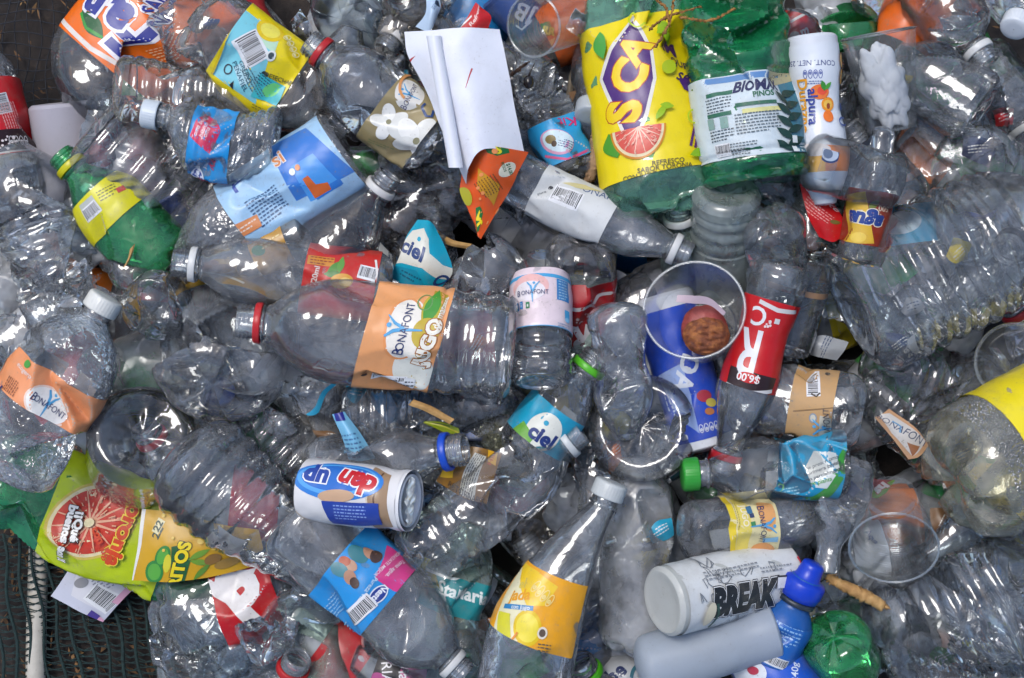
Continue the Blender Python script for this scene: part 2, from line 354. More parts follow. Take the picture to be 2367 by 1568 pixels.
def bottle(name, label, A, B, R, shape='soda', mat='clear', base='petal', neck='open', ring=None, cap=None, crush=.35, seed=1,
           squash=1.0, bend=(0, 0), ribs=None, dents=None, roll=0, labels=(), cat='bottle', group=None, nang=96, nz=90, neck_r=None, neck_l=None,
           crumple=None, contents=None, pinch=None, twist=0, close=True):
    rng = np.random.default_rng(seed * 7919 + 13)
    wa, wb = W(*A), W(*B); k = kz((A[2] + B[2]) / 2); u = S * k
    za = (wb - wa); za_len = za.length; L = za.length / u; za.normalize()
    up = Vector((0, 0, 1)); xa = up - za * up.dot(za)
    if xa.length < .05: xa = Vector((0, 1, 0)) - za * za.y
    xa.normalize(); ya = za.cross(xa)
    if roll: q = Matrix.Rotation(math.radians(roll), 3, za); xa, ya = q @ xa, q @ ya
    M = Matrix(((xa.x, ya.x, za.x, wa.x), (xa.y, ya.y, za.y, wa.y), (xa.z, ya.z, za.z, wa.z), (0, 0, 0, 1)))
    root = thing(name, label, cat, group=group, mat=M)
    REG.append((name, (A[0] + B[0]) / 2, (A[1] + B[1]) / 2, label))
    nr = neck_r or min(NECK_R, R * .72); nl = 0 if neck == 'none' else (neck_l or NECK_L)
    Lb = L - nl
    pr = SHAPES[shape]; ps = np.array([p[0] for p in pr]) * Lb; rs = np.array([p[1] for p in pr]) * R
    if neck != 'none': rs[-1] = nr * .98; rs[:-1] = np.maximum(rs[:-1], nr)
    zz = np.linspace(0, Lb, 500); rr = np.interp(zz, ps, rs)
    w = 12; ker = np.ones(2 * w + 1) / (2 * w + 1); rr = np.convolve(np.pad(rr, w, 'edge'), ker, 'valid'); rr = np.convolve(np.pad(rr, w, 'edge'), ker, 'valid')
    if ribs is None and shape == 'water': ribs = [(.06, .38, 4, .045), (.55, .80, 3, .045)]
    for (s0, s1, n, dep) in (ribs or []):
        t = (zz / Lb - s0) / (s1 - s0); on = (t > 0) & (t < 1); ph = (.5 - .5 * np.cos(2 * math.pi * t * n)) ** 2
        rr = np.where(on, rr * (1 - dep * (1 - ph) ** 3), rr)
    def rad(z): return np.interp(z, zz, rr)
    # deformation of space: dents that buckle inwards, folded facets, flattening, bend, twist
    dl = []
    nd_ = int(2 + 13 * crush) if crush > .05 else 0
    for _ in range(nd_):
        dl.append((rng.uniform(-math.pi, math.pi), rng.uniform(.04, .86), rng.uniform(.08, .30), R * rng.uniform(.14, .30 + .48 * crush), rng.uniform(.5, 1.0), rng.uniform(-1.2, 1.2)))
    lr = [lb['z'] for lb in labels if isinstance(lb, dict)]
    dl = [(a, s0, w_, dp * (.5 if any(z[0] - .08 < s0 < z[1] + .08 for z in lr) else 1), kk, tl) for a, s0, w_, dp, kk, tl in dl]
    for d in (dents or []):
        dl.append((math.radians(d[0]), d[1], d[2], R * d[3], d[4] if len(d) > 4 else .8, d[5] if len(d) > 5 else 0))
    amp = (crumple if crumple is not None else crush * .07) * R
    rid = Ridged(rng, 6, R * .35, R * 1.3); rid2 = Ridged(rng, 7, R * .16, R * .5); amp2 = min(.016, .004 + .014 * crush) * R * (1 if crush > .05 else 0)
    neck_s = Lb / L
    def deform(P):
        P = P.copy(); s = P[..., 2] / Lb
        fade = (1 - sst(.80, .99, s)) * sst(-.25, .06, s)
        for th, s0, wd, dep, kk, tilt in dl:
            c, sn = math.cos(th), math.sin(th)
            tan = -P[..., 0] * sn + P[..., 1] * c
            g = np.maximum(0, 1 - np.abs(s - s0 + tilt * tan / L) / wd)
            h = P[..., 0] * c + P[..., 1] * sn - (R - dep * g * fade)
            h = np.where(g > 0, h, -1e3); e = .7
            h = (h + np.sqrt(h * h + e * e)) / 2 - e * .12; h = np.maximum(h, 0) * (1 + kk) * fade
            P[..., 0] -= h * c; P[..., 1] -= h * sn
        if amp:
            f = (rid(P) * amp + rid2(P) * amp2) * fade; l = np.maximum(np.hypot(P[..., 0], P[..., 1]), 1e-6)
            P[..., 0] += f * P[..., 0] / l; P[..., 1] += f * P[..., 1] / l
        fa = 1 - sst(.72, .99, s)
        fx = 1 - (1 - squash) * fa; fy = 1 + (1 - squash) * .42 * fa
        for (s0, wd, qx, qy) in (pinch or []):
            g = np.exp(-((s - s0) / wd) ** 2) * fa; fx = fx * (1 - (1 - qx) * g); fy = fy * (1 - (1 - qy) * g)
        P[..., 0] *= fx; P[..., 1] *= fy
        if twist:
            a = math.radians(twist) * np.clip(s, 0, 1) * 1; c, sn = np.cos(a), np.sin(a); x, y = P[..., 0].copy(), P[..., 1].copy(); P[..., 0] = x * c - y * sn; P[..., 1] = x * sn + y * c
        sb = np.clip(s, 0, 1); q = 4 * sb * (1 - sb)
        P[..., 0] += bend[0] * q; P[..., 1] += bend[1] * q
        return P
    th = np.arange(nang) / nang * 2 * math.pi
    rows = []
    zr = {'petal': .42, 'flat': .12, 'dish': .22, 'bowl': .5}[base] * R
    nb = 18
    for r in np.linspace(.03, 1, nb):
        rb = rad(zr)
        if base == 'petal':
            zv = zr * (.30 + .70 * (1 - math.sqrt(max(0, 1 - r ** 2.2))))
            zf = zr * (.32 * max(0, 1 - r / .38) ** 1 + (0 if r < .62 else ((r - .62) / .38) ** 2.2))
            wq = np.clip(.95 + 1.25 * np.cos(5 * th + .3), 0, 1) * min(1, r / .25)
            wq = wq * wq * (3 - 2 * wq); z = zv * (1 - wq) + zf * wq
        elif base == 'dish':
            z = zr * (.75 * max(0, 1 - (r / .72) ** 2) + max(0, (r - .74) / .26) ** 2.2) + R * .035 * np.cos(8 * th) * math.exp(-((r - .38) / .17) ** 2) + 0 * th
        elif base == 'bowl': z = zr * (1 - math.sqrt(max(0, 1 - r * r))) + 0 * th
        else: z = zr * (.5 * max(0, 1 - (r / .85) ** 4) + max(0, (r - .85) / .15) ** 2) + 0 * th
        rows.append(np.stack([r * rb * np.cos(th), r * rb * np.sin(th), z], -1))
    for z in np.linspace(zr, Lb, nz)[1:]:
        r = rad(z); rows.append(np.stack([r * np.cos(th), r * np.sin(th), np.full(nang, z)], -1))
    if neck == 'none' and close:                                  # rounded closed end
        re_ = float(rad(Lb))
        for f in (.97, .86, .66, .36, .05): rows.append(np.stack([re_ * f * np.cos(th), re_ * f * np.sin(th), np.full(nang, Lb + re_ * .22 * (1 - f) ** .5)], -1))
    G = deform(np.stack(rows))
    m = PET[mat]() if isinstance(mat, str) else mat
    body = mesh_obj('body', G.reshape(-1, 3) * u, [grid_faces(len(rows), nang, True), np.arange(nang)[None, ::-1]], m, root, sharp=30)
    if neck != 'none':
        def NP(pts, nm, mt, mm=40, kn=None, par=root):
            V, F = lathe(pts, mm, kn); return mesh_obj(nm, V * u, F, mt, par)
        b = Lb; a = nr
        pts = [(b, a * .98), (b + 4, a), (b + 6, a * 1.16), (b + 9, a * 1.16), (b + 11, a)]
        zt = b + nl - 32
        pts += [(zt, a)]
        for q in range(3): pts += [(zt + 2 + q * 9, a), (zt + 4 + q * 9, a * 1.08), (zt + 6 + q * 9, a * 1.08), (zt + 8 + q * 9, a)]
        pts += [(L - 2, a), (L, a * .97), (L, a * .84), (L - 4, a * .80), (b + 6, a * .80)]
        NP(pts, 'neck', PET['hazy']() if isinstance(mat, str) and mat in ('clear', 'clean', 'hazy', 'dull', 'warm', 'blue', 'grime', 'frost', 'film') else m)
        if ring:
            rm = ink(ring, .35, .08, .15)
            NP([(b + 11, a * 1.05), (b + 11, a * 1.24), (b + 13, a * 1.26), (b + 25, a * 1.24), (b + 27, a * 1.2), (b + 27, a * 1.05)], 'neck_ring', rm)
        if cap:
            cm = ink(cap, .35, .08, .12); a2 = a * 1.24
            NP([(L - 34, a2 * .9), (L - 34, a2), (L - 31, a2 * 1.01), (L - 2, a2), (L + 2, a2 * .965), (L + 4, a2 * .88), (L + 4.5, a2 * .5), (L + 4.5, 1)], 'cap', cm, 96, (2, 3, 32, .012))
    for li, lb in enumerate(labels):
        if not isinstance(lb, dict): continue
        z0, z1 = lb['z'][0] * Lb, lb['z'][1] * Lb; t0, t1 = lb.get('t', (-172, 172)); tc = lb.get('tc', 0)
        loose = lb.get('loose', 1.0); ny = max(6, int((z1 - z0) / 5)); nx = max(10, int(R * math.radians(t1 - t0) / 5))
        zg = np.linspace(z0, z1, ny)[:, None] + np.zeros((1, nx)); tg = np.radians(np.linspace(t0, t1, nx))[None, :] + np.zeros((ny, 1))
        sk = lb.get('skew', 0); zg = zg + sk * np.sin(tg)
        if lb.get('torn'):
            e = (np.abs(np.sin(np.linspace(0, 23, nx) + seed)) * .6 + np.abs(np.sin(np.linspace(0, 61, nx))) * .4) * lb['torn']
            zg = zg - e[None, :] * (np.linspace(0, 1, ny)[:, None] ** 3)
        rg = rad(zg) * loose
        P = np.stack([rg * np.cos(tg), rg * np.sin(tg), zg], -1)
        P = deform(P); N = grid_normals(P); P = P + N * (Ridged(rng, 6, 16, 90)(P) * 2 * lb.get('wrinkle', 2.3) + .5)[..., None]; N = grid_normals(P); G2 = (P + N * (1.0 + .6 * li)) * u; G3 = (P + N * (.35 + .6 * li)) * u
        V = np.concatenate([G2.reshape(-1, 3), G3.reshape(-1, 3)]); f1 = grid_faces(ny, nx); f2 = grid_faces(ny, nx, flip=True, off=ny * nx)
        lo = mesh_obj(lb.get('name', 'label'), V, np.concatenate([f1, f2]), [lb['mat'](), lb['mat']()] if 'mat' in lb else [ink(lb['c'], lb.get('rough', .36), lb.get('dirt', .22)), ink(lb.get('back', 'b9bcc0'), .5)], root, True, [0] * len(f1) + [1] * len(f2))
        if lb.get('desc'): lo['label'] = lb['desc']
        x0, x1 = R * math.radians(t0 - tc), R * math.radians(t1 - tc); zc = (z0 + z1) / 2
        ax = np.array([B[0] - A[0], B[1] - A[1]], float); al = np.linalg.norm(ax); yd = ax / al; xd = np.array([-yd[1], yd[0]])
        sb = zc / Lb; c0 = np.array(A[:2]) + ax * (zc / L) + xd * bend[1] * 4 * sb * (1 - sb); fs = al * u / (za_len); Re = R * (1 + (1 - squash) * .42)
        def fl(X, Y):
            d = np.array([X, Y]) - c0; q = float(d @ xd) / (Re * .999)
            return (R * math.asin(max(-1, min(1, q))) - R * math.radians(tc), float(d @ yd) / fs)
        items = place(lb.get('art', ()), fl, -math.degrees(math.atan2(-xd[1], xd[0])))
        print_on(lo, G2, x0, x1, z0 - zc, z1 - zc, items, u, seed, lb.get('rough', .36), dirt=lb.get('dirt', .22))
    UNIT[label] = u
    return root, dict(deform=deform, rad=rad, u=u, L=L, Lb=Lb, R=R)

# ------------------------------------------------------------------ loose sheets
def catmull(C, n):
    """C (k,3) control points on axis 0 -> n samples"""
    k = len(C); t = np.linspace(0, k - 1, n); i = np.minimum(t.astype(int), k - 2); f = (t - i).reshape(-1, *([1] * (C.ndim - 1)))
    E = np.concatenate([2 * C[:1] - C[1:2], C, 2 * C[-1:] - C[-2:-1]]); p0, p1, p2, p3 = E[i], E[i + 1], E[i + 2], E[i + 3]
    return .5 * (2 * p1 + (p2 - p0) * f + (2 * p0 - 5 * p1 + 4 * p2 - p3) * f ** 2 + (3 * p1 - p0 - 3 * p2 + p3) * f ** 3)
def sheet(name, label, rows, size, c, back='c9cbce', art=(), cat='label', crumple=3, seed=1, mat=None, bmat=None, group=None, rough=.36, n=None, thick=.6, part=None, parent=None, dirt=.10, edge=0, origin=None):
    """rows: control points bottom row first, each row left to right as printed; size (w,h) of the print"""
    C = np.array([[list(W(*p)) for p in r] for r in rows]); w, h = size
    ny, nx = (n or (max(12, int(h / 6)), max(12, int(w / 6))))
    G = catmull(C, ny); G = np.swapaxes(catmull(np.swapaxes(G, 0, 1), nx), 0, 1)
    rng = np.random.default_rng(seed); N = grid_normals(G); u = S * kz(rows[0][0][2])
    if crumple: G = G + N * (Ridged(rng, 7, 22, 110)(G / u) * crumple * 2 * u)[..., None]
    if edge:
        d = np.linspace(0, 1, ny)[:, None]; jit = Ridged(rng, 5, 10, 50)
        e = jit(G / u)[..., None] * edge * u; T = np.gradient(G, axis=0); T /= np.maximum(np.linalg.norm(T, axis=-1, keepdims=True), 1e-9)
        G = G + T * e * ((np.abs(d - .5) * 2) ** 6)[..., None]
    base = G.reshape(-1, 3).mean(0) if origin is None else np.array(origin)
    N = grid_normals(G); G = G - base
    if parent is None:
        root = thing(name, label, cat, tuple(base), group); REG.append((name, rows[0][0][0], rows[0][0][1], label)); pn = part or 'sheet'
    else: root = parent; pn = name
    V = np.concatenate([G.reshape(-1, 3), (G - N * thick * u).reshape(-1, 3)]); f1 = grid_faces(ny, nx); f2 = grid_faces(ny, nx, flip=True, off=ny * nx)
    o = mesh_obj(pn, V, np.concatenate([f1, f2]), [mat or ink(c, rough, dirt), bmat or mat or ink(back, .5)], root, True, [0] * len(f1) + [1] * len(f2))
    if parent is not None: bpy.context.view_layer.update(); o.matrix_parent_inverse = root.matrix_world.inverted(); o.location = tuple(base)
    gy, gx = np.meshgrid(np.linspace(-h / 2, h / 2, len(rows)), np.linspace(-w / 2, w / 2, len(rows[0])), indexing='ij')
    pts = np.array([[p[0], p[1], 1] for r in rows for p in r], float); tgt = np.stack([gx.ravel(), gy.ravel()], 1)
    K, *_ = np.linalg.lstsq(pts, tgt, rcond=None)
    d = K[0]; items = place(art, lambda X, Y: tuple(np.array([X, Y, 1.0]) @ K), math.degrees(math.atan2(d[1], d[0])))
    print_on(o, G, -w / 2, w / 2, -h / 2, h / 2, items, u, seed, rough, dirt=dirt)
    return root, G, u

# ------------------------------------------------------------------ cups
def frame(A, B):
    wa, wb = W(*A), W(*B); za = wb - wa; L = za.length; za.normalize(); xa = Vector((0, 0, 1)) - za * za.z
    if xa.length < .05: xa = Vector((0, 1, 0)) - za * za.y
    xa.normalize(); ya = za.cross(xa)
    return Matrix(((xa.x, ya.x, za.x, wa.x), (xa.y, ya.y, za.y, wa.y), (xa.z, ya.z, za.z, wa.z), (0, 0, 0, 1))), L
def cup(name, label, A, B, ra, rb, mat='cup', ribs=14, squash=1.0, seed=1, cat='cup', rim=3.0, dents=(), pattern=None):
    """A = closed base centre, B = open rim centre"""
    M, L = frame(A, B); u = S * kz((A[2] + B[2]) / 2); L /= u
    root = thing(name, label, cat, mat=M); REG.append((name, A[0], A[1], label))
    m = PET[mat]() if isinstance(mat, str) else mat; n = 88; th = np.arange(n) / n * 2 * math.pi
    zs = np.concatenate([np.zeros(8) + 5, np.linspace(0, L, 70)]); rs = np.concatenate([np.linspace(.04, .90, 8) * ra, ra + (rb - ra) * np.linspace(0, 1, 70)])
    zs[7] = 0; rs[7] = ra * .94; rs[8] = ra * .985
    t = np.linspace(0, 1, 70)
    if ribs: rs[8:] += np.where((t > .45) & (t < .9), 1.1 * np.sin(2 * math.pi * (t - .45) / .45 * ribs), 0)
    rid = Ridged(np.random.default_rng(seed), 4, 120, 260)
    def dfm(P):
        P = P.copy(); s = P[..., 2] / L
        for (a, s0, wd, dep) in dents:
            c, sn = math.cos(math.radians(a)), math.sin(math.radians(a)); g = np.maximum(0, 1 - np.abs(s - s0) / wd)
            h = np.maximum(0, P[..., 0] * c + P[..., 1] * sn - (rb - dep * rb * g)) * (g > 0) * 1.5; P[..., 0] -= h * c; P[..., 1] -= h * sn
        q = 1 - (1 - squash) * np.clip(s, 0, 1); P[..., 0] *= q; P[..., 1] *= 1 + (1 - q) * .4
        P[..., :2] *= (1 + .02 * rid(P))[..., None]
        return P
    G = np.stack([np.stack([r * np.cos(th), r * np.sin(th), 0 * th + z], -1) for z, r in zip(zs, rs)]); G = dfm(G)
    mesh_obj('wall', G.reshape(-1, 3) * u, [grid_faces(len(zs), n, True), np.arange(n)[None, ::-1]], m, root)
    ph = np.arange(8) / 8 * 2 * math.pi
    R_ = np.stack([np.stack([(rb + rim * np.cos(p)) * np.cos(th), (rb + rim * np.cos(p)) * np.sin(th), 0 * th + L + rim * .7 * np.sin(p)], -1) for p in np.append(ph, ph[0])])
    mesh_obj('rim', dfm(R_).reshape(-1, 3) * u, grid_faces(9, n, True), pet('cup_rim', haze=.16, rough=.2, bump=.05, crease=0, edge=.4, hcol=(.82, .85, .88)), root)
    return root, u, L, dfm
# ------------------------------------------------------------------ the ground under the heap
def ground():
    n = 120; xs = np.linspace(-2.5, 2.5, n); X, Y = np.meshgrid(xs, xs); rid = Ridged(np.random.default_rng(5), 8, .05, .4)
    Z = rid(np.stack([X, Y, 0 * X], -1)) * .02 - .006
    g = mesh_obj('ground', np.stack([X, Y, Z], -1).reshape(-1, 3), grid_faces(n, n), rough_mat('soil', [(.30, '14100e'), (.55, '2a2320'), (.72, '3d332b'), (.85, '57493a')], 55, .9, .6))
    g['kind'] = 'structure'; g['label'] = 'dark damp soil under the heap'
ground()

# ------------------------------------------------------------------ print motifs
def off(x, y, rot):
    a = math.radians(rot); c, s = math.cos(a), math.sin(a)
    return lambda p, q: (x + p * c - q * s, y - (p * s + q * c))
def bona(x, y, s, rot, c='1c2c66', oval='f7f4ee', ring=None):
    o = off(x, y, rot); it = []
    if oval: it.append(('E', *o(0, 0), s * 2.7, s * 1.75, oval, rot))
    if ring: it.append(('L', [o(s * 2.75 * math.cos(t), s * 1.8 * math.sin(t)) for t in np.linspace(.5, 5.8, 26)], s * .22, ring))
    b = '56a8d8'
    it += [('L', [o(-s * .7, s * 1.5), o(-s * .2, s * .9), o(0, s * .1), o(s * .05, -s * 1.5)], [s * .2, s * .3, s * .3, s * .1], b), ('L', [o(s * 1.1, s * 1.6), o(s * .45, s * .9), o(s * .12, s * .1)], [s * .1, s * .25, s * .3], b), ('E', *o(s * .25, s * 1.35), s * .2, s * .2, b)]
    it += [('T', 'B', *o(-s * 1.86, 0), s * 1.3, c, rot, {'sx': .8, 'bold': .0}), ('T', 'ONAFONT', *o(s * .35, -s * .03), s, c, rot, {'sx': .82, 'bold': 0})]
    return it
def flower(x, y, r, rot=0, c='f3f2ec'):
    it = []
    for k in range(5):
        a = math.radians(rot + 72 * k); it.append(('E', x + r * .55 * math.cos(a), y - r * .55 * math.sin(a), r * .52, r * .36, c if k % 2 else 'e2e2dc', rot + 72 * k, 'flower'))
    return it + [('E', x, y, r * .14, r * .14, '8d8a6a', 0, 'flower')]
def citrus(x, y, rx, ry, rot, rind, pith, flesh, seg, n=9, a0=0, a1=360):
    """cut fruit: rind, pith, flesh and pale walls between segments"""
    o = off(x, y, rot)
    def ring(f, c): return ('P', [o(rx * f * math.cos(t), ry * f * math.sin(t)) for t in np.radians(np.linspace(a0, a1, 34, endpoint=(a1 - a0) < 360))] , c, 'fruit')
    it = [ring(1, rind), ring(.93, pith), ring(.84, flesh)]
    for t in np.radians(np.linspace(a0, a1, n + 1)[(1 if a1 - a0 < 360 else 0):n]): it.append(('L', [o(0, 0), o(rx * .85 * math.cos(t), ry * .85 * math.sin(t))], [rx * .05, rx * .02], seg, 'fruit'))
    r = random.Random(int(x)); 
    for _ in range(46):
        t = math.radians(r.uniform(a0, a1)); d = r.uniform(.25, .78); it.append(('L', [o(rx * d * math.cos(t), ry * d * math.sin(t)), o(rx * (d + .09) * math.cos(t), ry * (d + .09) * math.sin(t))], rx * .022, seg, 'fruit'))
    if a1 - a0 >= 360: it.append(('E', x, y, rx * .10, ry * .10, pith, 0, 'fruit'))
    return it
def leafshape(x, y, l, w, rot, c, nm='leaf_print'):
    o = off(x, y, rot); t = np.linspace(0, 1, 12); up = [o(l * (a - .5), w * math.sin(math.pi * a) * .5) for a in t]; dn = [o(l * (a - .5), -w * math.sin(math.pi * a) * .5) for a in t[::-1]]
    return ('P', up + dn[1:-1], c, nm)
def bubbles(x, y, w, h, n, c, seed=1, r0=2, r1=6):
    r = random.Random(seed); return [('E', x + r.uniform(-w, w), y + r.uniform(-h, h), q, q, c) for q in [r.uniform(r0, r1) for _ in range(n)]]
HEAP = 'plastic bottles in the heap'
def bo(*a, **k): k.setdefault('group', HEAP); return bottle(*a, **k)

# ================================================================== top row, from the picture's left
bo('soda_bottle', 'crushed clear soda bottle with large orange label, blue outlined letters and green leaf', (474, -90, 235), (140, 315, 225), 142, 'round', 'clean', crush=.75, seed=11, squash=.66, crumple=.05,
   labels=[dict(z=(.10, .705), c='f0701a', back='c7b7a8', art=[
     ('L', [(140, 40), (190, 88), (235, 128), (300, 165)], 11, 'e6dcd4'),
     leafshape(236, 72, 90, 40, -52, '11592a'), ('L', [(206, 42), (222, 80), (262, 104)], 7, '2f9a34'),
     ('T', 'F', 336, 108, 124, '24308f', 138, {'bold': .05, 'shear': .1, 'ol': ('ece9ee', .075)}), ('T', 'a', 292, 56, 118, '24308f', 140, {'bold': .05, 'ol': ('ece9ee', .06)}),
     ('T', 'n', 236, 22, 108, '24308f', 146, {'bold': .05, 'ol': ('ece9ee', .06)}), ('T', 't', 190, -6, 104, '24308f', 150, {'bold': .05, 'ol': ('ece9ee', .06)}),
     ('T', 'SABOR', 372, -6, 34, '24308f', 78, {'bold': .03, 'ol': ('ece9ee', .1)}), ('T', 'NARANJA', 396, 4, 34, '24308f', 74, {'bold': .03, 'ol': ('ece9ee', .1)}),
     ('M', 415, 128, 70, 6, 8, 'f7c9a0', 62)])])
bo('soda_bottle', 'red labelled cola bottle with web address and frosted base at the picture edge', (24, 480, 250), (-90, 40, 250), 92, 'round', 'frost', crush=.15, seed=12, crumple=.03,
   labels=[dict(z=(.27, .72), c='d01822', art=[('R', 30, 360, 140, 11, 'e9e4e2', 14), ('R', -10, 178, 120, 12, 'e9e4e2', 14), ('B', 26, 250, 42, 30, -70), ('T', 'www.redcola.mx', 12, 290, 24, 'f3e9e6', -66, {'shear': .25}),
     ('M', 46, 290, 90, 7, 6, 'eab0ac', -70), ('P', [(-60, 330), (84, 300), (92, 346), (-40, 380)], '2a0a10'), ('T', '0000', 60, 332, 24, 'e8e4e4', 10, {'bold': .03})] + bubbles(30, 340, 26, 16, 16, 'f4e8e6', 3, 1.5, 4))])
bo('milk_jug', 'milky white plastic jug lying beside the red labelled cola bottle', (142, 238, 240), (175, 470, 190), 72, 'straight', ink('e4e0ea', .45, .06, .45), base='flat', neck='none', crush=.05, seed=13, squash=.85, cat='jug', group=None)
bo('water_bottle', 'clear ribbed bottle lying across the orange label', (268, 205, 375), (640, 232, 345), 74, 'water', 'warm', base='dish', crush=.5, seed=14, ribs=[(.1, .75, 8, .05)], squash=.85, neck='none')
bo('soda_bottle', 'clear bottle with yellow and cyan lemonade label and lobed base', (446, 40, 400), (806, 305, 335), 96, 'round', 'warm', crush=.3, seed=15, squash=.8, crumple=.03,
   labels=[dict(z=(.25, .715), c='f5dd22', skew=4, art=[
     ('P', [(560, 24), (640, 84), (590, 240), (488, 172)], '83d2df'), ('P', [(600, 50), (650, 90), (636, 130), (606, 110)], 'c5e6c8'), ('E', 628, 78, 34, 30, 'f2cf16'), ('E', 628, 78, 24, 21, 'f8ea62'),
     ('B', 582, 120, 62, 52, -63), ('R', 558, 178, 44, 26, 'b7dde6', -63), ('T', 'GRUPO', 566, 172, 15, '2c5f74', -63), ('T', 'PEÑAFIEL', 553, 182, 16, '2c5f74', -63),
     ('A', 524, 168, 9, 9, 0, 359, 3, '1f3140'), ('P', [(530, 196), (540, 190), (538, 206)], '1a2026'), ('E', 610, 178, 8, 9, '20303a'), ('E', 628, 136, 12, 10, 'dfe4e2', 40), ('E', 628, 136, 7, 6, '30424c', 40),
     ('P', [(602, 172), (660, 206), (640, 250), (580, 222)], '3fb8c0'), ('E', 625, 212, 22, 15, '6fd07e', 20), ('M', 606, 190, 34, 4, 6, '1e4a6a', -40), ('M', 584, 196, 70, 4, 6, '3c6a78', -63),
     ('T', 'DESECHABLE', 650, 190, 14, '4a4a20', -22), ('T', '0000', 676, 112, 26, 'fbf6c0', -63, {'bold': 0}), ('L', [(488, 172), (562, 24)], 5, 'e8c81c'), ('M', 610, 254, 60, 2, 7, '6a6a20', -25)])])
bo('water_bottle', 'clear bottle with red neck ring and gold label of white flowers', (1012, 335, 425), (712, 96, 440), 86, 'round', 'clear', ring='c3272c', crush=.45, seed=16, squash=.85, bend=(0, -10), crumple=.04,
   labels=[dict(z=(.09, .49), c='9b8c63', back='a8a08a', desc='gold label with white flowers', art=[('E', 950, 222, 34, 42, 'e9e6df', -25)] + bona(950, 228, 16, 62, oval=None) + flower(902, 290, 42, 20) + flower(962, 336, 56, 50) +
     [('L', [(976, 256), (985, 280), (996, 282), (1000, 268)], 6, '1e3f74'), ('L', [(975, 256), (983, 250)], 5, '1e3f74'), ('M', 880, 340, 60, 2, 8, '6c7a52', -32), ('A', 948, 210, 22, 30, 90, 240, 6, 'dd9a5c')])])
bo('soda_bottle', 'clear bottle with its lobed base to the sky beside the red neck ring', (788, 52, 330), (880, -70, 150), 92, 'soda', 'blue', crush=.4, seed=17)
bo('water_bottle', 'clear bottle with white neck ring under the white sheet corner', (1010, -60, 270), (890, 118, 330), 72, 'round', 'warm', ring='e6e4e0', crush=.35, seed=18, neck_r=27)
bo('water_bottle', 'clear bottle neck with red ring opening at the top edge', (890, -190, 200), (930, 2, 400), 80, 'round', 'clear', ring='c4283a', crush=.2, seed=19)
bo('water_bottle', 'crumpled clear bottle behind the red neck ring at the top edge', (830, -30, 200), (1060, 120, 210), 80, 'water', 'clear', crush=.7, seed=20, neck='none')
bo('soda_bottle', 'dark tinted clear bottle running under the gold flowered label', (760, 180, 260), (1130, 430, 250), 90, 'soda', 'smoke', crush=.4, seed=21, neck='none')
sheet('label_scrap', 'bluish white crumpled label scrap at the top edge', [[(960, 62, 400), (992, 72, 412), (1010, 40, 398)], [(985, 30, 408), (1000, 26, 418), (1018, 18, 400)], [(985, -15, 395), (1005, -12, 402), (1015, -8, 390)]], (60, 90), 'b9cfe6', crumple=7, seed=4, art=[('P', [(1006, -2), (1016, 0), (1016, 18), (1002, 8)], '253348'), ('M', 1004, 10, 26, 3, 5, '3c5c84', 60)])
sheet('label_scrap', 'red paper label scrap sticking up above the white sheet', [[(1056, 78, 395), (1090, 80, 402), (1122, 82, 392)], [(1080, 40, 402), (1105, 48, 410), (1136, 40, 396)], [(1100, 6, 392), (1106, 12, 396), (1112, 18, 392)]], (80, 70), 'c51b20', crumple=3, seed=5, art=[('T', 'Refresco', 1100, 30, 18, 'f0dcd8', 66), ('L', [(1056, 76), (1082, 38)], 5, 'ece8e6')])
# white sheet with printed reverse
rt, _, _ = sheet('poster_sheet', 'large white sheet curled at one side, orange printed face folded out below', [
   [(1078, 425, 500), (1085, 385, 545), (1120, 345, 556), (1212, 352, 500)],
   [(1030, 320, 500), (1060, 300, 545), (1110, 285, 560), (1194, 270, 518)],
   [(985, 210, 500), (1030, 205, 545), (1090, 200, 560), (1178, 180, 528)],
   [(944, 130, 500), (1005, 120, 545), (1070, 112, 560), (1164, 112, 530)],
   [(934, 74, 495), (1000, 70, 530), (1080, 64, 552), (1155, 68, 520)]], (210, 330), 'e9ebf4', 'e9ebf4', crumple=2.6, seed=6, cat='sheet', rough=.45, dirt=.10,
   art=[('L', [(950, 176), (955, 160), (972, 145)], [2, 6, 1], 'b3202c'), ('L', [(1096, 210), (1108, 170)], [1, 3], 'c03a44')])
th_ = np.linspace(0, 5.2, 14); rr_ = np.linspace(19, 12, 14)
rows_ = []
for t, z in ((0, 1), (.25, 1), (.5, 1), (.75, 1), (1, 1)):
    cx, cy = 1062 - 52 * t, 388 - 305 * t; rows_.append([(cx + r * math.sin(a) - 6, cy, 566 + r * math.cos(a) - 14) for a, r in zip(th_ - 1.4, rr_)])
sheet('rolled_edge', '', rows_, (90, 310), 'e7e9f2', 'e2e4ee', crumple=0, parent=rt, rough=.42, dirt=.03, n=(30, 50))
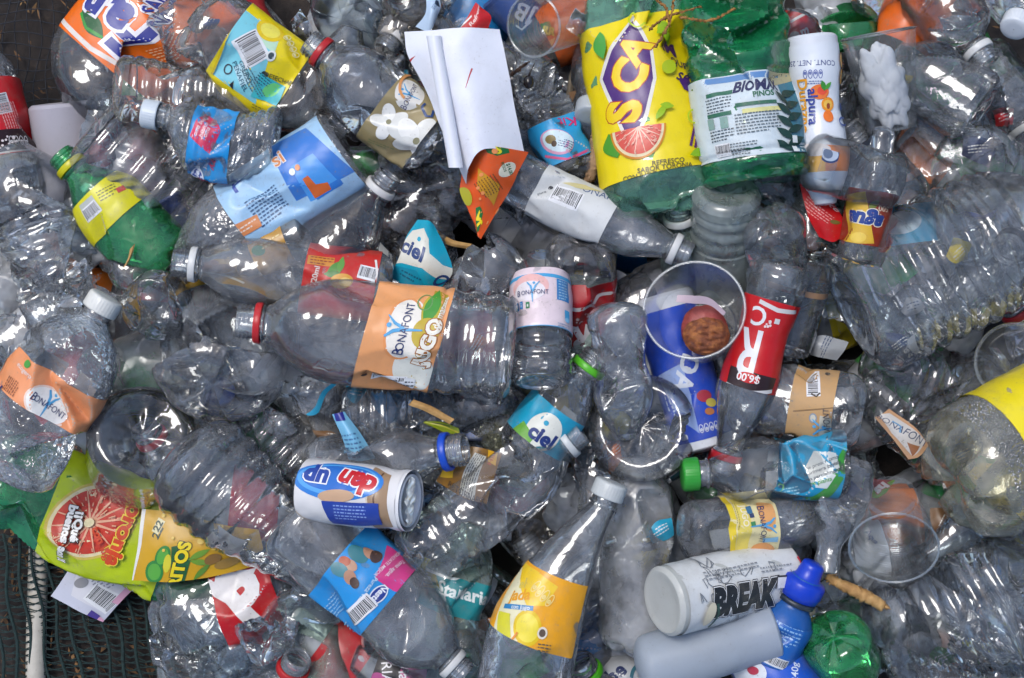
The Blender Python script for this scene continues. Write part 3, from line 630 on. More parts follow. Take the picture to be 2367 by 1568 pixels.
sheet('printed_flap', '', [
   [(1098, 520, 470), (1104, 545, 478), (1112, 553, 474)],
   [(1082, 485, 476), (1112, 488, 486), (1142, 500, 468)],
   [(1064, 440, 480), (1118, 440, 508), (1178, 442, 472)],
   [(1068, 395, 490), (1130, 395, 526), (1196, 402, 490)],
   [(1066, 332, 508), (1140, 338, 544), (1222, 352, 506)]], (130, 225), 'ea5b15', 'e4e2e4', crumple=2.5, seed=8, parent=rt, art=[
     ('P', [(1126, 340), (1170, 346), (1172, 354), (1150, 362), (1132, 356)], '12702c'), ('T', 'S', 1152, 348, 26, 'f3df2a', 195, {'bold': .05}),
     ('E', 1170, 390, 16, 21, 'efe9d0', -30), ('T', '$14.00', 1175, 388, 11, '17602e', -64, {'bold': .03}), ('T', 'PESOS', 1163, 384, 9, '17602e', -64),
     ('P', [(1110, 384), (1158, 430), (1154, 478), (1106, 438)], 'd69a1e'), ('M', 1132, 432, 56, 8, 7, '7a4a14', -58), ('T', 'Mandarina', 1090, 362, 16, 'f6e8d8', 82), ('E', 1068, 452, 22, 26, 'b9b32e'),
     ('P', [(1088, 484), (1108, 480), (1120, 496), (1108, 530), (1090, 536), (1082, 520)], '12702c'), ('T', 'JA', 1100, 508, 34, 'f6d91f', 115, {'bold': .06})] + bubbles(1140, 440, 40, 90, 9, 'f59a5a', 5, 2, 6))
cup('cup', 'clear ribbed plastic cup open towards the viewer at the top edge', (1350, 48, 300), (1233, 60, 490), 48, 69, ribs=12, seed=3)
bo('soda_bottle', 'bottle with orange and green label seen through the ribbed cup', (1420, 10, 240), (1160, 150, 230), 72, 'round', 'warm', crush=.25, seed=22, labels=[dict(z=(.22, .75), c='e0662a', art=[('P', [(1235, 72), (1270, 62), (1282, 92), (1246, 100)], '3c7a30'), ('T', 'JARR', 1258, 82, 24, 'e9d24a', -14, {'bold': .04}), ('P', [(1262, 110), (1285, 98), (1275, 120)], 'e6be7a')])])
bo('soda_bottle', 'blue bottle with white swirl lettering seen through the ribbed cup', (1150, -20, 250), (1250, 90, 220), 50, 'straight', ink('3a4f86', .4), base='flat', neck='none', crush=.05, seed=23, labels=[dict(z=(.1, .9), c='3d5590', art=[('T', 'JB', 1206, 32, 54, 'c9d3ea', 150, {'bold': .02}), ('L', [(1186, 60), (1200, 70), (1222, 50)], 5, 'c9d3ea')])])
sheet('label_scrap', 'orange label scrap with small badge beneath the dry palm leaves', [[(1345, 150, 255), (1395, 152, 262)], [(1340, 122, 258), (1408, 118, 262)]], (62, 34), 'd85f20', crumple=2, seed=9, art=[('E', 1394, 134, 12, 9, 'e8e2d0'), ('T', 'Zima', 1394, 134, 9, '3a5a2c', 0)])
bo('water_bottle', 'crumpled clear bottle with upside-down blue water label beside the stick', (1322, 398, 330), (1215, 120, 330), 64, 'water', 'clear', base='dish', crush=.55, seed=24, ribs=[(.5, .85, 4, .06)], neck='none',
   labels=[dict(z=(.08, .42), c='2f9fd6', loose=1.03, art=[('L', [(1228, 292), (1290, 262), (1348, 252)], 6, 'dc5a8c'), ('L', [(1262, 366), (1310, 376), (1356, 352)], 6, 'dc5a8c'), ('E', 1286, 336, 40, 28, 'd9a0bc', -15), ('E', 1288, 334, 36, 24, 'cfe6f0', -15), ('E', 1272, 330, 12, 10, '8c7a4c'), ('E', 1280, 340, 6, 7, '4b3524'), ('M', 1306, 340, 34, 4, 5, '33558c', 165), ('T', 'Kit', 1322, 284, 34, 'd3306e', 185, {'shear': .3}), ('P', [(1356, 270), (1368, 276), (1366, 312), (1352, 300)], '1c4f9c'), ('T', 'Vital', 1352, 292, 16, 'eaf2f8', 200)])])
bo('water_bottle', 'clear bottle with pale grey cap wedged beside the yellow label', (1400, 30, 180), (1362, 268, 380), 60, 'round', 'smoke', cap='bfc6cc', crush=.2, seed=25, neck_r=27)
bo('water_bottle', 'slim clear bottle with blue and white ornamental label under the yellow label', (1440, 490, 290), (1395, 180, 290), 44, 'round', 'blue', base='dish', crush=.25, seed=26, neck='none', labels=[dict(z=(.22, .56), c='2a62b4', art=[('R', 1412, 328, 90, 10, '8fb2dc', 0), ('T', 'CRESPO', 1408, 366, 26, 'e9f0f8', -86, {'bold': .02}), ('T', 'GARCI', 1424, 372, 30, 'e9f0f8', -86, {'bold': .02}), ('R', 1414, 408, 90, 6, '1c468c', 0), ('A', 1412, 396, 14, 10, 0, 180, 4, 'dfe8f2')])])
bo('water_bottle', 'dark crumpled clear bottle under the dry palm leaves', (1230, 300, 190), (1420, 90, 190), 75, 'water', 'smoke', crush=.6, seed=27, neck='none')
bo('soda_bottle', 'large light green bottle with yellow grapefruit label', (1532, 500, 400), (1430, -190, 330), 124, 'soda', 'lgreen', crush=.22, seed=28, squash=.85, crumple=.03, dents=[(10, .03, .10, .35), (-30, .8, .2, .4)],
   labels=[dict(z=(.13, .69), c='f2da0c', rough=.36, dirt=.08, wrinkle=3.2, skew=10, art=[
     ('P', [(1454, 66), (1474, 94), (1502, 148), (1510, 212), (1492, 292), (1472, 340), (1440, 344), (1414, 276), (1384, 200), (1404, 134)], 'e9e4da'), ('P', [(1454, 80), (1470, 104), (1495, 150), (1502, 212), (1484, 286), (1466, 330), (1444, 334), (1420, 272), (1391, 199), (1411, 140)], '4c2372'),
     ('T', 'S', 1440, 274, 104, 'f4d21c', 74, {'bold': .05, 'ol': ('b83a2a', .022), 'shear': -.2}), ('T', 'C', 1450, 204, 100, 'f4d21c', 64, {'bold': .05, 'ol': ('b83a2a', .022)}), ('T', 'A', 1462, 146, 84, 'f4d21c', 54, {'bold': .04, 'ol': ('b83a2a', .022)}),
     ('T', 'IM', 1552, 140, 52, '4c2360', -16, {'bold': .03}), ('T', 'QUE', 1566, 178, 26, '3a2050', -14), ('T', 'se', 1570, 206, 40, '3a2050', -14, {'shear': .3}), ('P', [(1560, 214), (1582, 208), (1600, 250), (1572, 236)], '4c2372'),
     ('T', 'IN', 1606, 345, 84, '5a2468', -16, {'bold': .02, 'sx': .6}), ('T', 'REFRESCO', 1536, 398, 15, '4a4430', 4), ('T', 'SABOR TORONJA', 1530, 410, 15, '4a4430', 4), ('T', 'CON JUGO DE TORONJA', 1522, 422, 15, '4a4430', 4),
     leafshape(1416, 350, 60, 40, -70, '4f9a2c')] + citrus(1470, 318, 60, 70, 4, 'd98a1c', 'ead9ae', 'dc5a4a', 'f0c0a8', 7, 180, 360) +
     [leafshape(1520, 104, 34, 18, 40, '9cc012'), leafshape(1530, 120, 30, 16, -60, '9cc012'), ('E', 1534, 190, 15, 15, 'b9cc1a'), ('A', 1468, 84, 15, 15, 100, 330, 4, 'b9cc1a'), leafshape(1518, 290, 40, 16, 60, '9cc012'), leafshape(1530, 276, 30, 14, -10, '9cc012'), ('A', 1590, 300, 15, 15, 100, 330, 4, 'b9cc1a'), leafshape(1596, 380, 36, 18, 20, '8ab81a'), leafshape(1390, 130, 60, 24, -75, '4aa03c')])])
bo('cleaner_bottle', 'large dark green dented cleaner bottle with pine tree label', (1752, 425, 460), (1660, -200, 440), 122, 'round', 'dgreen', base='flat', crush=.12, seed=29, squash=.9, crumple=.02, dents=[(-10, .72, .14, .45, .9, .5), (25, .60, .09, .4, .9, -.4), (-40, .56, .06, .3), (40, .78, .1, .4), (0, .04, .04, .15, .5)], ribs=[(.04, .12, 1, .05), (.44, .92, 4, .07)],
   labels=[dict(z=(.09, .42), c='cfdbe0', rough=.5, dirt=.22, t=(-110, 95), skew=-4, art=[
     ('R', 1720, 196, 220, 14, '5f8cc0', 8), ('P', [(1806, 180), (1836, 170), (1850, 380), (1815, 384)], '3f7c90'), ('P', [(1768, 178), (1842, 164), (1838, 188), (1782, 214)], 'b8b08a'), ('T', 'Elimina Olores y', 1800, 186, 12, '3f4436', 22),
     ('T', 'BIOMAX', 1736, 218, 34, '2a2c58', 8, {'bold': .035, 'shear': .1}), ('T', 'PINOS', 1748, 236, 17, '2a6a4c', 10, {'bold': .03}), ('R', 1648, 238, 56, 9, '2d6a52', 9), ('M', 1650, 262, 60, 5, 7, '46525c', 9), ('R', 1652, 284, 60, 9, '2d6a52', 9), ('R', 1638, 305, 17, 24, '84a49a', 9), ('R', 1664, 302, 18, 26, '84a49a', 9), ('M', 1660, 330, 58, 4, 7, '39444e', 9),
     ('R', 1732, 258, 90, 8, '2d6a52', 8), ('R', 1745, 272, 84, 10, 'ddd890', 8), ('M', 1736, 300, 96, 7, 7, '56646c', 9), ('M', 1690, 356, 90, 3, 6, '56646c', 9), ('B', 1662, 364, 34, 24, 8), ('M', 1700, 372, 40, 4, 6, '30363c', 8)] +
     [leafshape(1808 + ((-1) ** k) * 12, 225 + 14 * k, 46, 17, 30 + (k % 2) * 120, '123c34', 'tree_print') for k in range(10)] + [('T', '1', 1820, 356, 70, 'e6eceb', 6, {'bold': .05}), ('T', 'Cont.', 1843, 348, 13, 'e6eceb', 6), ('T', 'Litro', 1842, 364, 22, 'e6eceb', 6, {'bold': .03})])])
bo('yogurt_bottle', 'white waisted drinking yogurt bottle with printed peaches', (1874, 84, 470), (1908, 470, 455), 60, 'waist', ink('e6eaf1', .3, .03, .08), base='flat', neck='none', crush=.0, seed=30, crumple=0,
   labels=[dict(z=(.06, .97), c='e4e9f0', rough=.3, dirt=.03, name='printed_sleeve', art=[
     ('T', 'CONT. NET. 250', 1862, 152, 17, '4a5688', 180), ('T', '0000', 1868, 178, 22, '5666a8', 180, {'bold': .01}), ('M', 1866, 196, 44, 2, 5, '6a78b0', 180), ('E', 1884, 218, 24, 17, 'ee7d3c', 0, 'fruit'), ('E', 1890, 215, 12, 10, 'e8573c', 0, 'fruit'), ('E', 1906, 246, 18, 16, 'f09a2c', 0, 'fruit'), ('E', 1906, 246, 12, 10, 'f6c45a', 0, 'fruit'), ('E', 1907, 250, 5, 7, '9c4a24', 0, 'fruit'), ('E', 1906, 274, 14, 14, 'ee7a2c', 0, 'fruit'),
     leafshape(1892, 204, 26, 12, -70, '3f8f38'), leafshape(1904, 204, 24, 10, 50, '56a83e'), ('T', 'alpura', 1867, 252, 34, '2b3f96', -88, {'bold': .02}), ('T', 'Durazno', 1848, 250, 36, 'eda62c', -86, {'bold': .02}),
     ('E', 1936, 142, 10, 18, 'eda62c'), ('E', 1938, 180, 9, 17, 'eda62c'), ('A', 1942, 285, 9, 9, 0, 359, 4, '33529c'), ('E', 1942, 250, 6, 9, '33529c'),
     ('P', [(1846, 345), (1960, 350), (1960, 430), (1846, 420)], 'f2b53a'), ('P', [(1896, 340), (1960, 345), (1960, 430), (1896, 430)], 'ee8a3c'), ('E', 1874, 350, 34, 14, 'ece4e0'), ('P', [(1846, 400), (1960, 396), (1966, 440), (1846, 440)], 'dfe3ea')])])
cup('cup', 'clear ribbed cup holding a crumpled white paper napkin', (2062, 300, 380), (2030, 78, 420), 56, 82, ribs=16, squash=.9, seed=7)
bo('soda_bottle', 'red bottle label with bubbles behind the white yogurt bottle', (1806, 160, 300), (1846, 40, 290), 50, 'straight', 'smoke', neck='none', crush=.3, seed=31, labels=[dict(z=(.05, .95), c='c4161d', art=[('E', 1826, 96, 12, 9, 'e8e0de', 30), ('T', 'm', 1850, 84, 30, 'ece4e2', 30, {'bold': .04}), ('L', [(1810, 70), (1850, 46), (1880, 40)], 6, 'e8e0de')] + bubbles(1824, 110, 12, 14, 6, 'e8e0de', 8, 2, 4))])
bo('soda_bottle', 'green dented bottle behind the white yogurt bottle', (1920, 120, 240), (2010, 30, 230), 70, 'soda', 'green', crush=.6, seed=32, neck='none')
bo('soda_bottle', 'black and white labelled bottle between the yogurt bottle and the napkin cup', (1960, 110, 250), (2000, 420, 230), 66, 'waist', 'smoke', crush=.3, seed=33, neck='none', labels=[dict(z=(.05, .34), c='1c1e22', art=[('B', 1990, 168, 30, 40, 10), ('L', [(1960, 200), (2000, 196)], 6, 'c9cacc')])])
bo('soda_bottle', 'clear bottle with concave round base pointing to lower picture edge, beside the napkin cup', (2268, 258, 400), (2070, 130, 330), 90, 'soda', 'clear', base='dish', crush=.18, seed=34, neck='none')
bo('water_bottle', 'clear bottle with white neck ring and open thread at top of the heap', (2120, -60, 330), (2285, 148, 410), 82, 'round', 'clear', ring='e9e9e6', crush=.4, seed=35, neck_r=29)
bo('water_bottle', 'orange crumpled labelled bottle at the top edge', (2180, -90, 260), (2050, 160, 250), 78, 'round', 'warm', crush=.7, seed=36, neck='none', labels=[dict(z=(.25, .80), c='ea6a18', art=[('M', 2130, 10, 60, 4, 10, 'c04a10', 40)])])
bo('jug', 'clear jug with round white cap in the corner of the heap', (2440, -150, 250), (2344, 66, 430), 110, 'round', 'hazy', cap='e7ecf2', crush=.15, seed=37, neck_r=26, neck_l=44)
bo('water_bottle', 'clear crumpled bottle whose ringed base faces up at the top edge', (2058, 0, 330), (1990, -190, 200), 84, 'soda', 'hazy', base='dish', crush=.5, seed=38)
bo('water_bottle', 'clear bottle with blue tinted side under the dish based bottle', (2130, 330, 210), (2160, 100, 200), 80, 'soda', 'blue', crush=.5, seed=39, neck='none')
bo('water_bottle', 'dark clear bottle with white ring at the right picture edge', (2250, 120, 220), (2390, 330, 260), 78, 'round', 'smoke', ring='dfe0de', crush=.4, seed=40)
bo('soda_bottle', 'big crumpled clear bottle with lobed base upward and blue label edge', (2222, 382, 400), (2330, 420, 190), 104, 'soda', 'clear', crush=.55, seed=41, squash=.9, labels=[dict(z=(.35, .62), c='2450b8', t=(60, 170), art=[('R', 2268, 306, 34, 20, 'd6d8c4', -10)])])
bo('soda_bottle', 'clear bottle lying under the lobed base with blue label edge', (2060, 330, 290), (2420, 430, 270), 92, 'soda', 'hazy', crush=.5, seed=42, neck='none')
bo('jar', 'clear jar with oval portrait badge lying over the yogurt bottle', (1858, 366, 520), (2062, 425, 470), 68, 'straight', 'clean', base='bowl', neck='none', crush=.10, seed=43, labels=[dict(z=(.06, .24), t=(-20, 42), c='27406e', mat=PET['clean'], name='badge', art=[('E', 1890, 360, 27, 21, '27406e', -10), ('E', 1890, 360, 22, 17, 'b9c4d4', -10), ('E', 1886, 360, 12, 11, '64748f', -10)])], cat='jar')
bo('juice_bottle', 'slim clear bottle with brown and yellow juice label', (2044, 292, 470), (1985, 600, 430), 52, 'straight', 'clear', base='bowl', neck='none', crush=.25, seed=44, pinch=[(.1, .18, .55, .55)], labels=[dict(z=(.48, .88), c='8e2a12', art=[('P', [(1955, 450), (1992, 440), (2010, 560), (1945, 560)], 'e2b840'), ('T', 'agua', 1990, 505, 48, '1d3f8e', 168, {'bold': .05, 'shear': .2, 'ol': ('f2ead0', .04)}), leafshape(2010, 470, 30, 16, 30, '6d7d24'), ('T', '500', 2032, 480, 18, 'e6d8c0', 170), ('E', 1975, 545, 18, 12, 'f0cf5a')])])
bo('soda_bottle', 'bottle with torn bright red label under the clear jar', (1860, 590, 340), (1900, 380, 330), 70, 'soda', 'clear', crush=.35, seed=45, neck='none')
sheet('label_strip', 'bright red torn label strip with white script above the lobed base', [[(1893, 548, 428), (1925, 560, 434), (1950, 545, 424)], [(1868, 500, 436), (1905, 500, 448), (1948, 505, 432)], [(1848, 425, 424), (1880, 432, 440), (1915, 455, 428)]], (70, 130), 'd0161c', crumple=2, seed=10, art=[('T', 'Coke', 1905, 460, 26, 'efe0dc', -56, {'shear': .3}), ('M', 1888, 486, 60, 5, 7, 'e8a09a', -56), ('E', 1926, 512, 10, 6, '7a6a2c', -20), ('E', 1868, 430, 14, 10, 'e6d6d2', -50)])
sheet('label_scrap', 'dark green label scrap with yellow letters beside the juice label', [[(1885, 560, 380), (1935, 562, 384)], [(1900, 538, 384), (1945, 528, 386)]], (52, 28), '1c5a34', crumple=1, seed=11, art=[('T', 'VIAJE', 1922, 546, 18, 'e6cf20', 12, {'bold': .03}), ('R', 1940, 545, 8, 34, 'c42a20', 12)])
bo('water_bottle', 'bottle with bright cyan oval label beside the juice label', (2090, 590, 330), (2060, 360, 330), 78, 'soda', 'blue', crush=.3, seed=46, neck='none', labels=[dict(z=(.10, .48), c='159ec4', art=[('E', 2066, 520, 46, 26, 'd8ecf2', 10), ('T', 'Es', 2032, 508, 24, 'eef4f6', 90), ('M', 2076, 490, 50, 2, 8, '2f8a56', -10), ('P', [(2030, 470), (2045, 460), (2030, 560), (2010, 560)], '1c5c9c')])])
# ================================================================== second band
bo('soda_bottle', 'pinkish clear ribbed bottle over a red label, next to the milky jug', (212, 305, 320), (500, 540, 270), 118, 'soda', 'clear', base='dish', crush=.45, seed=51, ribs=[(.08, .72, 7, .045)], squash=.8, neck='none')
bo('soda_bottle', 'bottle with red label buried under the pinkish ribbed bottle', (200, 420, 170), (420, 260, 170), 92, 'soda', 'clear', crush=.3, seed=52, neck='none', labels=[dict(z=(.15, .75), c='c02a34', art=[('M', 300, 340, 90, 5, 12, 'e6b9b9', 35)])])
bo('soda_bottle', 'green soda bottle with yellow neck ring and yellow label', (392, 622, 330), (138, 356, 350), 82, 'soda', 'green', ring='d9d21c', cap=None, crush=.45, seed=53, squash=.8, crumple=.05,
   labels=[dict(z=(.50, .80), c='dcd41c', art=[('R', 218, 486, 46, 40, 'b9bcb4', 40), ('B', 222, 492, 40, 26, 40), ('M', 262, 446, 46, 4, 7, '6a6a1a', 30), ('R', 290, 440, 20, 12, 'c8403a', 30)])])
bo('water_bottle', 'big crumpled clear bottle without label at the left picture edge', (190, 735, 320), (20, 350, 300), 112, 'water', 'clear', base='dish', crush=.8, seed=54, ribs=[(.2, .6, 5, .05)], neck='none', squash=.85, crumple=.18)
bo('water_bottle', 'frosted crushed bottle with white cap and folded blue and pink water label', (640, 320, 440), (334, 262, 440), 78, 'water', 'frost', base='dish', cap='dbe4ec', crush=.7, seed=55, squash=.85, bend=(0, -42), neck_r=27, crumple=.14,
   labels=[dict(z=(.36, .74), c='1f8fd2', loose=1.06, t=(-100, 80), art=[('P', [(482, 262), (510, 272), (520, 310), (496, 362), (450, 330)], 'd8325e'), ('T', 'Toma buenos', 474, 300, 13, 'f2dfe4', 68), ('T', 'hábitos.', 484, 308, 13, 'f2dfe4', 68), ('T', 'Toma agua.', 494, 306, 13, 'f2dfe4', 68), ('E', 456, 412, 17, 24, 'e9eef4', -10), ('E', 456, 412, 14, 20, '1d3f94', -10), ('T', 'Nestlé', 456, 410, 17, 'f2f4f8', 82, {'bold': .03}), ('T', 'Kit', 494, 400, 24, 'd0305e', 70, {'shear': .3}), ('L', [(452, 440), (500, 436), (545, 432)], 6, 'd8325e'), ('T', 'Vital', 478, 404, 13, 'e9eef4', 70)])])
bo('water_bottle', 'bottle with sky blue and white water label and orange print, base at upper end', (806, 344, 410), (430, 600, 370), 96, 'round', 'frost', base='flat', crush=.28, seed=56, squash=.85, neck='none', crumple=.05,
   labels=[dict(z=(.03, .66), c='a6cdec', skew=5, art=[('P', [(640, 340), (720, 300), (830, 400), (700, 470)], '2f78cc'), ('P', [(690, 390), (740, 360), (800, 430), (730, 470)], '4c98e0'), ('R', 770, 440, 70, 16, '2f78cc', 33), ('P', [(716, 418), (728, 410), (744, 430), (770, 425), (776, 440), (740, 462), (728, 440)], 'cf6428'), ('T', 'si', 660, 372, 50, 'd98a54', 35, {'ol': ('ece6e0', .04)}), ('L', [(555, 432), (590, 402)], 9, '2c50a8'), ('L', [(550, 420), (566, 446)], 8, '2c50a8'), ('M', 636, 478, 80, 9, 8, '3c5c84', 34), ('P', [(548, 528), (612, 500), (622, 524), (580, 548)], 'd98a54'), ('M', 590, 526, 50, 2, 8, 'e6d6c8', 30), ('E', 694, 402, 7, 8, 'dfe6ee'), ('E', 706, 392, 6, 7, 'd98a54')])])
bo('soda_bottle', 'conical clear bottle with white neck ring', (716, 652, 350), (902, 404, 440), 108, 'cone', 'clean', ring='e8e6e2', crush=.2, seed=57, crumple=.05, neck_r=30)
bo('juice_bottle', 'bottle with gold label behind the conical bottle', (545, 602, 390), (702, 540, 410), 56, 'straight', 'warm', neck='none', crush=.1, seed=58, labels=[dict(z=(.30, .80), c='b98a34', rough=.3, art=[('L', [(660, 520), (690, 560), (690, 590)], 6, 'e9e4da'), ('E', 612, 580, 16, 12, '2d7a3c'), ('M', 640, 560, 50, 2, 9, 'e0c88a', 30)])])
bo('soda_bottle', 'dark smoky bottle crumpled between the conical bottle and white sheet', (880, 560, 270), (1090, 370, 260), 92, 'soda', 'smoke', crush=.5, seed=59, neck='none')
bo('water_bottle', 'clear bottle with pale copper tinge inside beside the conical neck', (900, 480, 300), (990, 640, 220), 62, 'round', 'warm', crush=.5, seed=60, neck='none')
bo('soda_bottle', 'bottle with round green cap beneath the sky blue label', (680, 470, 200), (856, 372, 320), 62, 'soda', 'blue', cap='1f9a36', crush=.3, seed=61, neck_r=25)
bo('water_bottle', 'bottle with dark blue label patch beside the green bottle', (430, 570, 230), (360, 470, 230), 60, 'straight', 'clear', neck='none', crush=.4, seed=62, labels=[dict(z=(.2, .9), c='1b3c86', art=[('T', 'b', 392, 522, 46, 'e6eaf2', 30, {'bold': .05})])])
# centre
bo('water_bottle', 'slim clear bottle with plain white label, barcode and white neck ring', (1160, 395, 380), (1596, 592, 420), 60, 'round', 'hazy', base='flat', ring='e8e8e6', crush=.32, seed=63, squash=.85, bend=(0, 8), neck_r=30, crumple=.05,
   labels=[dict(z=(.22, .66), c='d3d5d4', rough=.5, dirt=.18, skew=-4, art=[('B', 1312, 462, 62, 36, -22), ('E', 1276, 436, 6, 5, '2c3038'), ('T', 'ONAFONT', 1405, 462, 26, '54688c', -20, {'bold': 0}), ('T', 'pura', 1256, 452, 12, '59606a', 20), ('P', [(1300, 425), (1330, 440), (1390, 450), (1350, 432)], 'cfc48e')])])
bo('soda_bottle', 'clear bottle running under the white barcode label', (1120, 360, 270), (1500, 560, 250), 88, 'soda', 'dull', crush=.4, seed=64, neck='none')
bo('soda_bottle', 'crumpled clear bottle bulging beside the cyan label', (1190, 575, 380), (1010, 730, 330), 74, 'round', 'hazy', base='bowl', crush=.65, seed=65, neck='none')
bo('cola_bottle', 'cola bottle standing base up with dark red label and white band', (1345, 555, 400), (1330, 860, 190), 82, 'round', 'smoke', crush=.18, seed=66, dents=[(0, .2, .2, .3)], labels=[dict(z=(.28, .80), c='a8161c', art=[('L', [(1240, 645), (1330, 668), (1430, 655)], 10, 'dcd8d6'), ('T', 'R', 1345, 735, 90, 'e9e4e4', 170, {'bold': .04})] + bubbles(1350, 696, 24, 12, 9, 'ead8d6', 9, 2, 4))])
bo('water_bottle', 'bottle under the cyan crumpled label', (1010, 720, 290), (955, 420, 290), 76, 'water', 'clear', crush=.5, seed=67, neck='none')
sheet('water_label', 'cyan crumpled water label with white wave and dark blue letters', [[(902, 640, 400), (962, 672, 408), (1022, 662, 398)], [(925, 590, 418), (985, 606, 436), (1046, 628, 410)], [(940, 545, 412), (985, 556, 430), (1030, 575, 410)], [(965, 508, 398), (990, 510, 404), (1004, 520, 398)]], (130, 150), '17a3c0', crumple=4, seed=12, art=[
   ('P', [(940, 530), (975, 528), (992, 556), (985, 590), (1010, 612), (1052, 618), (1030, 650), (1000, 640), (970, 620), (930, 612), (905, 615)], 'dfdfd2'), ('T', 'ciel', 948, 582, 48, '1c3c74', -26, {'bold': .04}), ('E', 964, 556, 6, 6, '17a3c0'), ('A', 1012, 648, 12, 12, 0, 359, 6, '1c3c74'), ('P', [(905, 616), (960, 624), (990, 660), (905, 650)], '1590ae'), ('T', '1.5 L', 964, 660, 17, 'dfe6e6', -14), ('M', 952, 636, 50, 2, 7, '125a78', -16)])
bo('water_bottle', 'clear bottle with white neck ring, open thread and red pineapple label', (905, 668, 420), (400, 606, 450), 78, 'round', 'hazy', ring='ebebe8', crush=.22, seed=69, squash=.9, neck_r=33, neck_l=66, crumple=.03,
   labels=[dict(z=(.08, .46), c='c3261e', skew=-5, art=[('R', 742, 606, 60, 22, 'd0872a', -6), ('M', 744, 606, 52, 3, 7, '8a2a1a', -6), ('T', '720ml', 732, 640, 18, 'e9e0d8', 80, {'bold': .02}), leafshape(775, 622, 50, 20, 40, '4f8a34'), leafshape(788, 616, 40, 16, 80, '5f9a3c'), leafshape(770, 636, 40, 16, 0, '3c7a30'), ('E', 792, 652, 26, 16, 'd79a34', 0, 'fruit'), ('E', 800, 654, 14, 9, 'e9c46a', 0, 'fruit'), ('B', 850, 634, 38, 26, -14), ('R', 872, 640, 5, 80, 'e6e2de', 8)])])
bo('water_bottle', 'large clear bottle with red neck ring and peach apple juice label', (1186, 806, 470), (548, 742, 500), 116, 'round', 'clear', base='flat', ring='d0242c', crush=.22, seed=70, squash=.86, ribs=[(.03, .30, 3, .05)], neck_r=38, neck_l=68, crumple=.05,
   labels=[dict(z=(.295, .60), c='eda56c', skew=-21, dirt=.12, art=[
     ('P', [(985, 672), (1018, 680), (1004, 770), (985, 900), (960, 910), (975, 800)], 'b4982e'), ('E', 966, 865, 44, 60, 'e6e6da', 20), ('E', 935, 760, 44, 78, 'f3ece0', 0), ('A', 930, 762, 40, 74, 40, 300, 6, 'ea9a5e'), ('E', 985, 720, 22, 46, 'c3b03a', 0), leafshape(985, 712, 84, 34, 75, '4c9a3c'), ('A', 968, 700, 16, 17, 0, 359, 3, '6f9a5c'), ('E', 980, 770, 30, 34, 'c8ae3c'),
     ('T', 'con', 975, 802, 28, 'f4efe0', 78, {'bold': .02, 'ol': ('a8842a', .05)}), ('T', 'JUGO', 990, 795, 44, 'f4efe0', 78, {'bold': .05, 'ol': ('a8682a', .05)}), ('T', 'de manzana', 1008, 718, 19, 'f4efe0', 80, {'bold': .02})] +
     bona(932, 762, 27, 84, oval=None) + [('B', 915, 884, 72, 32, -8), ('R', 962, 888, 26, 24, 'd8dce0', -10), ('M', 962, 890, 22, 3, 7, '2c3038', -10), ('E', 858, 872, 7, 7, '4a2e20'), ('M', 862, 862, 16, 3, 5, '5a3a24', 40)])])
bo('soda_bottle', 'reddish see-through bottle beneath the large peach labelled bottle', (1190, 760, 260), (700, 800, 260), 95, 'soda', 'clear', crush=.3, seed=71, neck='none', labels=[dict(z=(.1, .34), c='a93038')])
bo('water_bottle', 'small clear bottle with pink kids water label and blue bands', (1250, 886, 490), (1250, 590, 380), 72, 'round', 'clear', base='dish', crush=.02, seed=72, neck='none', crumple=.03, ribs=[(.12, .36, 2, .05)],
   labels=[dict(z=(.36, .82), c='e9d6dc', art=[('R', 1250, 664, 220, 9, '4aa6d8', 0), ('R', 1250, 782, 220, 9, '4aa6d8', 0), ('E', 1222, 688, 46, 30, 'f0bcb8', 0), ('E', 1222, 700, 38, 24, 'eee6ea', 0), ('R', 1299, 694, 36, 52, '2f86c8', 0), ('M', 1299, 694, 26, 7, 7, 'a6cce6', 0), ('R', 1196, 732, 13, 20, '2f80c0', 8), ('R', 1206, 730, 8, 18, '2f80c0', 0), ('R', 1220, 732, 9, 15, '2f7f52', 0), ('T', 'K', 1196, 732, 14, 'f2f4f4', 8), ('T', 'i', 1206, 730, 14, 'f2f4f4', 0), ('T', 's', 1220, 732, 12, 'f2f4f4', 0), ('R', 1306, 748, 16, 22, '4aa6d8', 0), ('E', 1306, 760, 8, 6, '8cc6e8'), ('M', 1300, 774, 36, 2, 5, '7a9cc0', 0)] + bona(1230, 704, 15, 0, oval=None))])
bo('soda_bottle', 'dented large clear bottle with star shaped base and brown food label', (486, 905, 470), (575, 640, 150), 146, 'round', 'hazy', crush=.0, seed=73, neck='none', dents=[(-60, .18, .2, .4, .9, .3), (30, .25, .2, .35, .9, -.4)], squash=.92,
   labels=[dict(z=(.52, .76), c='a8842c', art=[('P', [(450, 668), (540, 700), (560, 760), (500, 730), (440, 700)], 'c8a23c'), ('E', 486, 700, 22, 30, '9c6a4a', 30), ('E', 520, 722, 26, 14, '8a5a40', -30), ('E', 466, 678, 16, 10, '7a5038', 20), ('L', [(430, 690), (500, 730), (562, 768)], 7, 'e4ddc8')])])
bo('water_bottle', 'small clear bottle, lobed base to the sky, white ring behind', (330, 742, 450), (432, 634, 310), 78, 'soda', 'clean', ring='e8e8e6', crush=.12, seed=74, neck_l=46, neck_r=28)
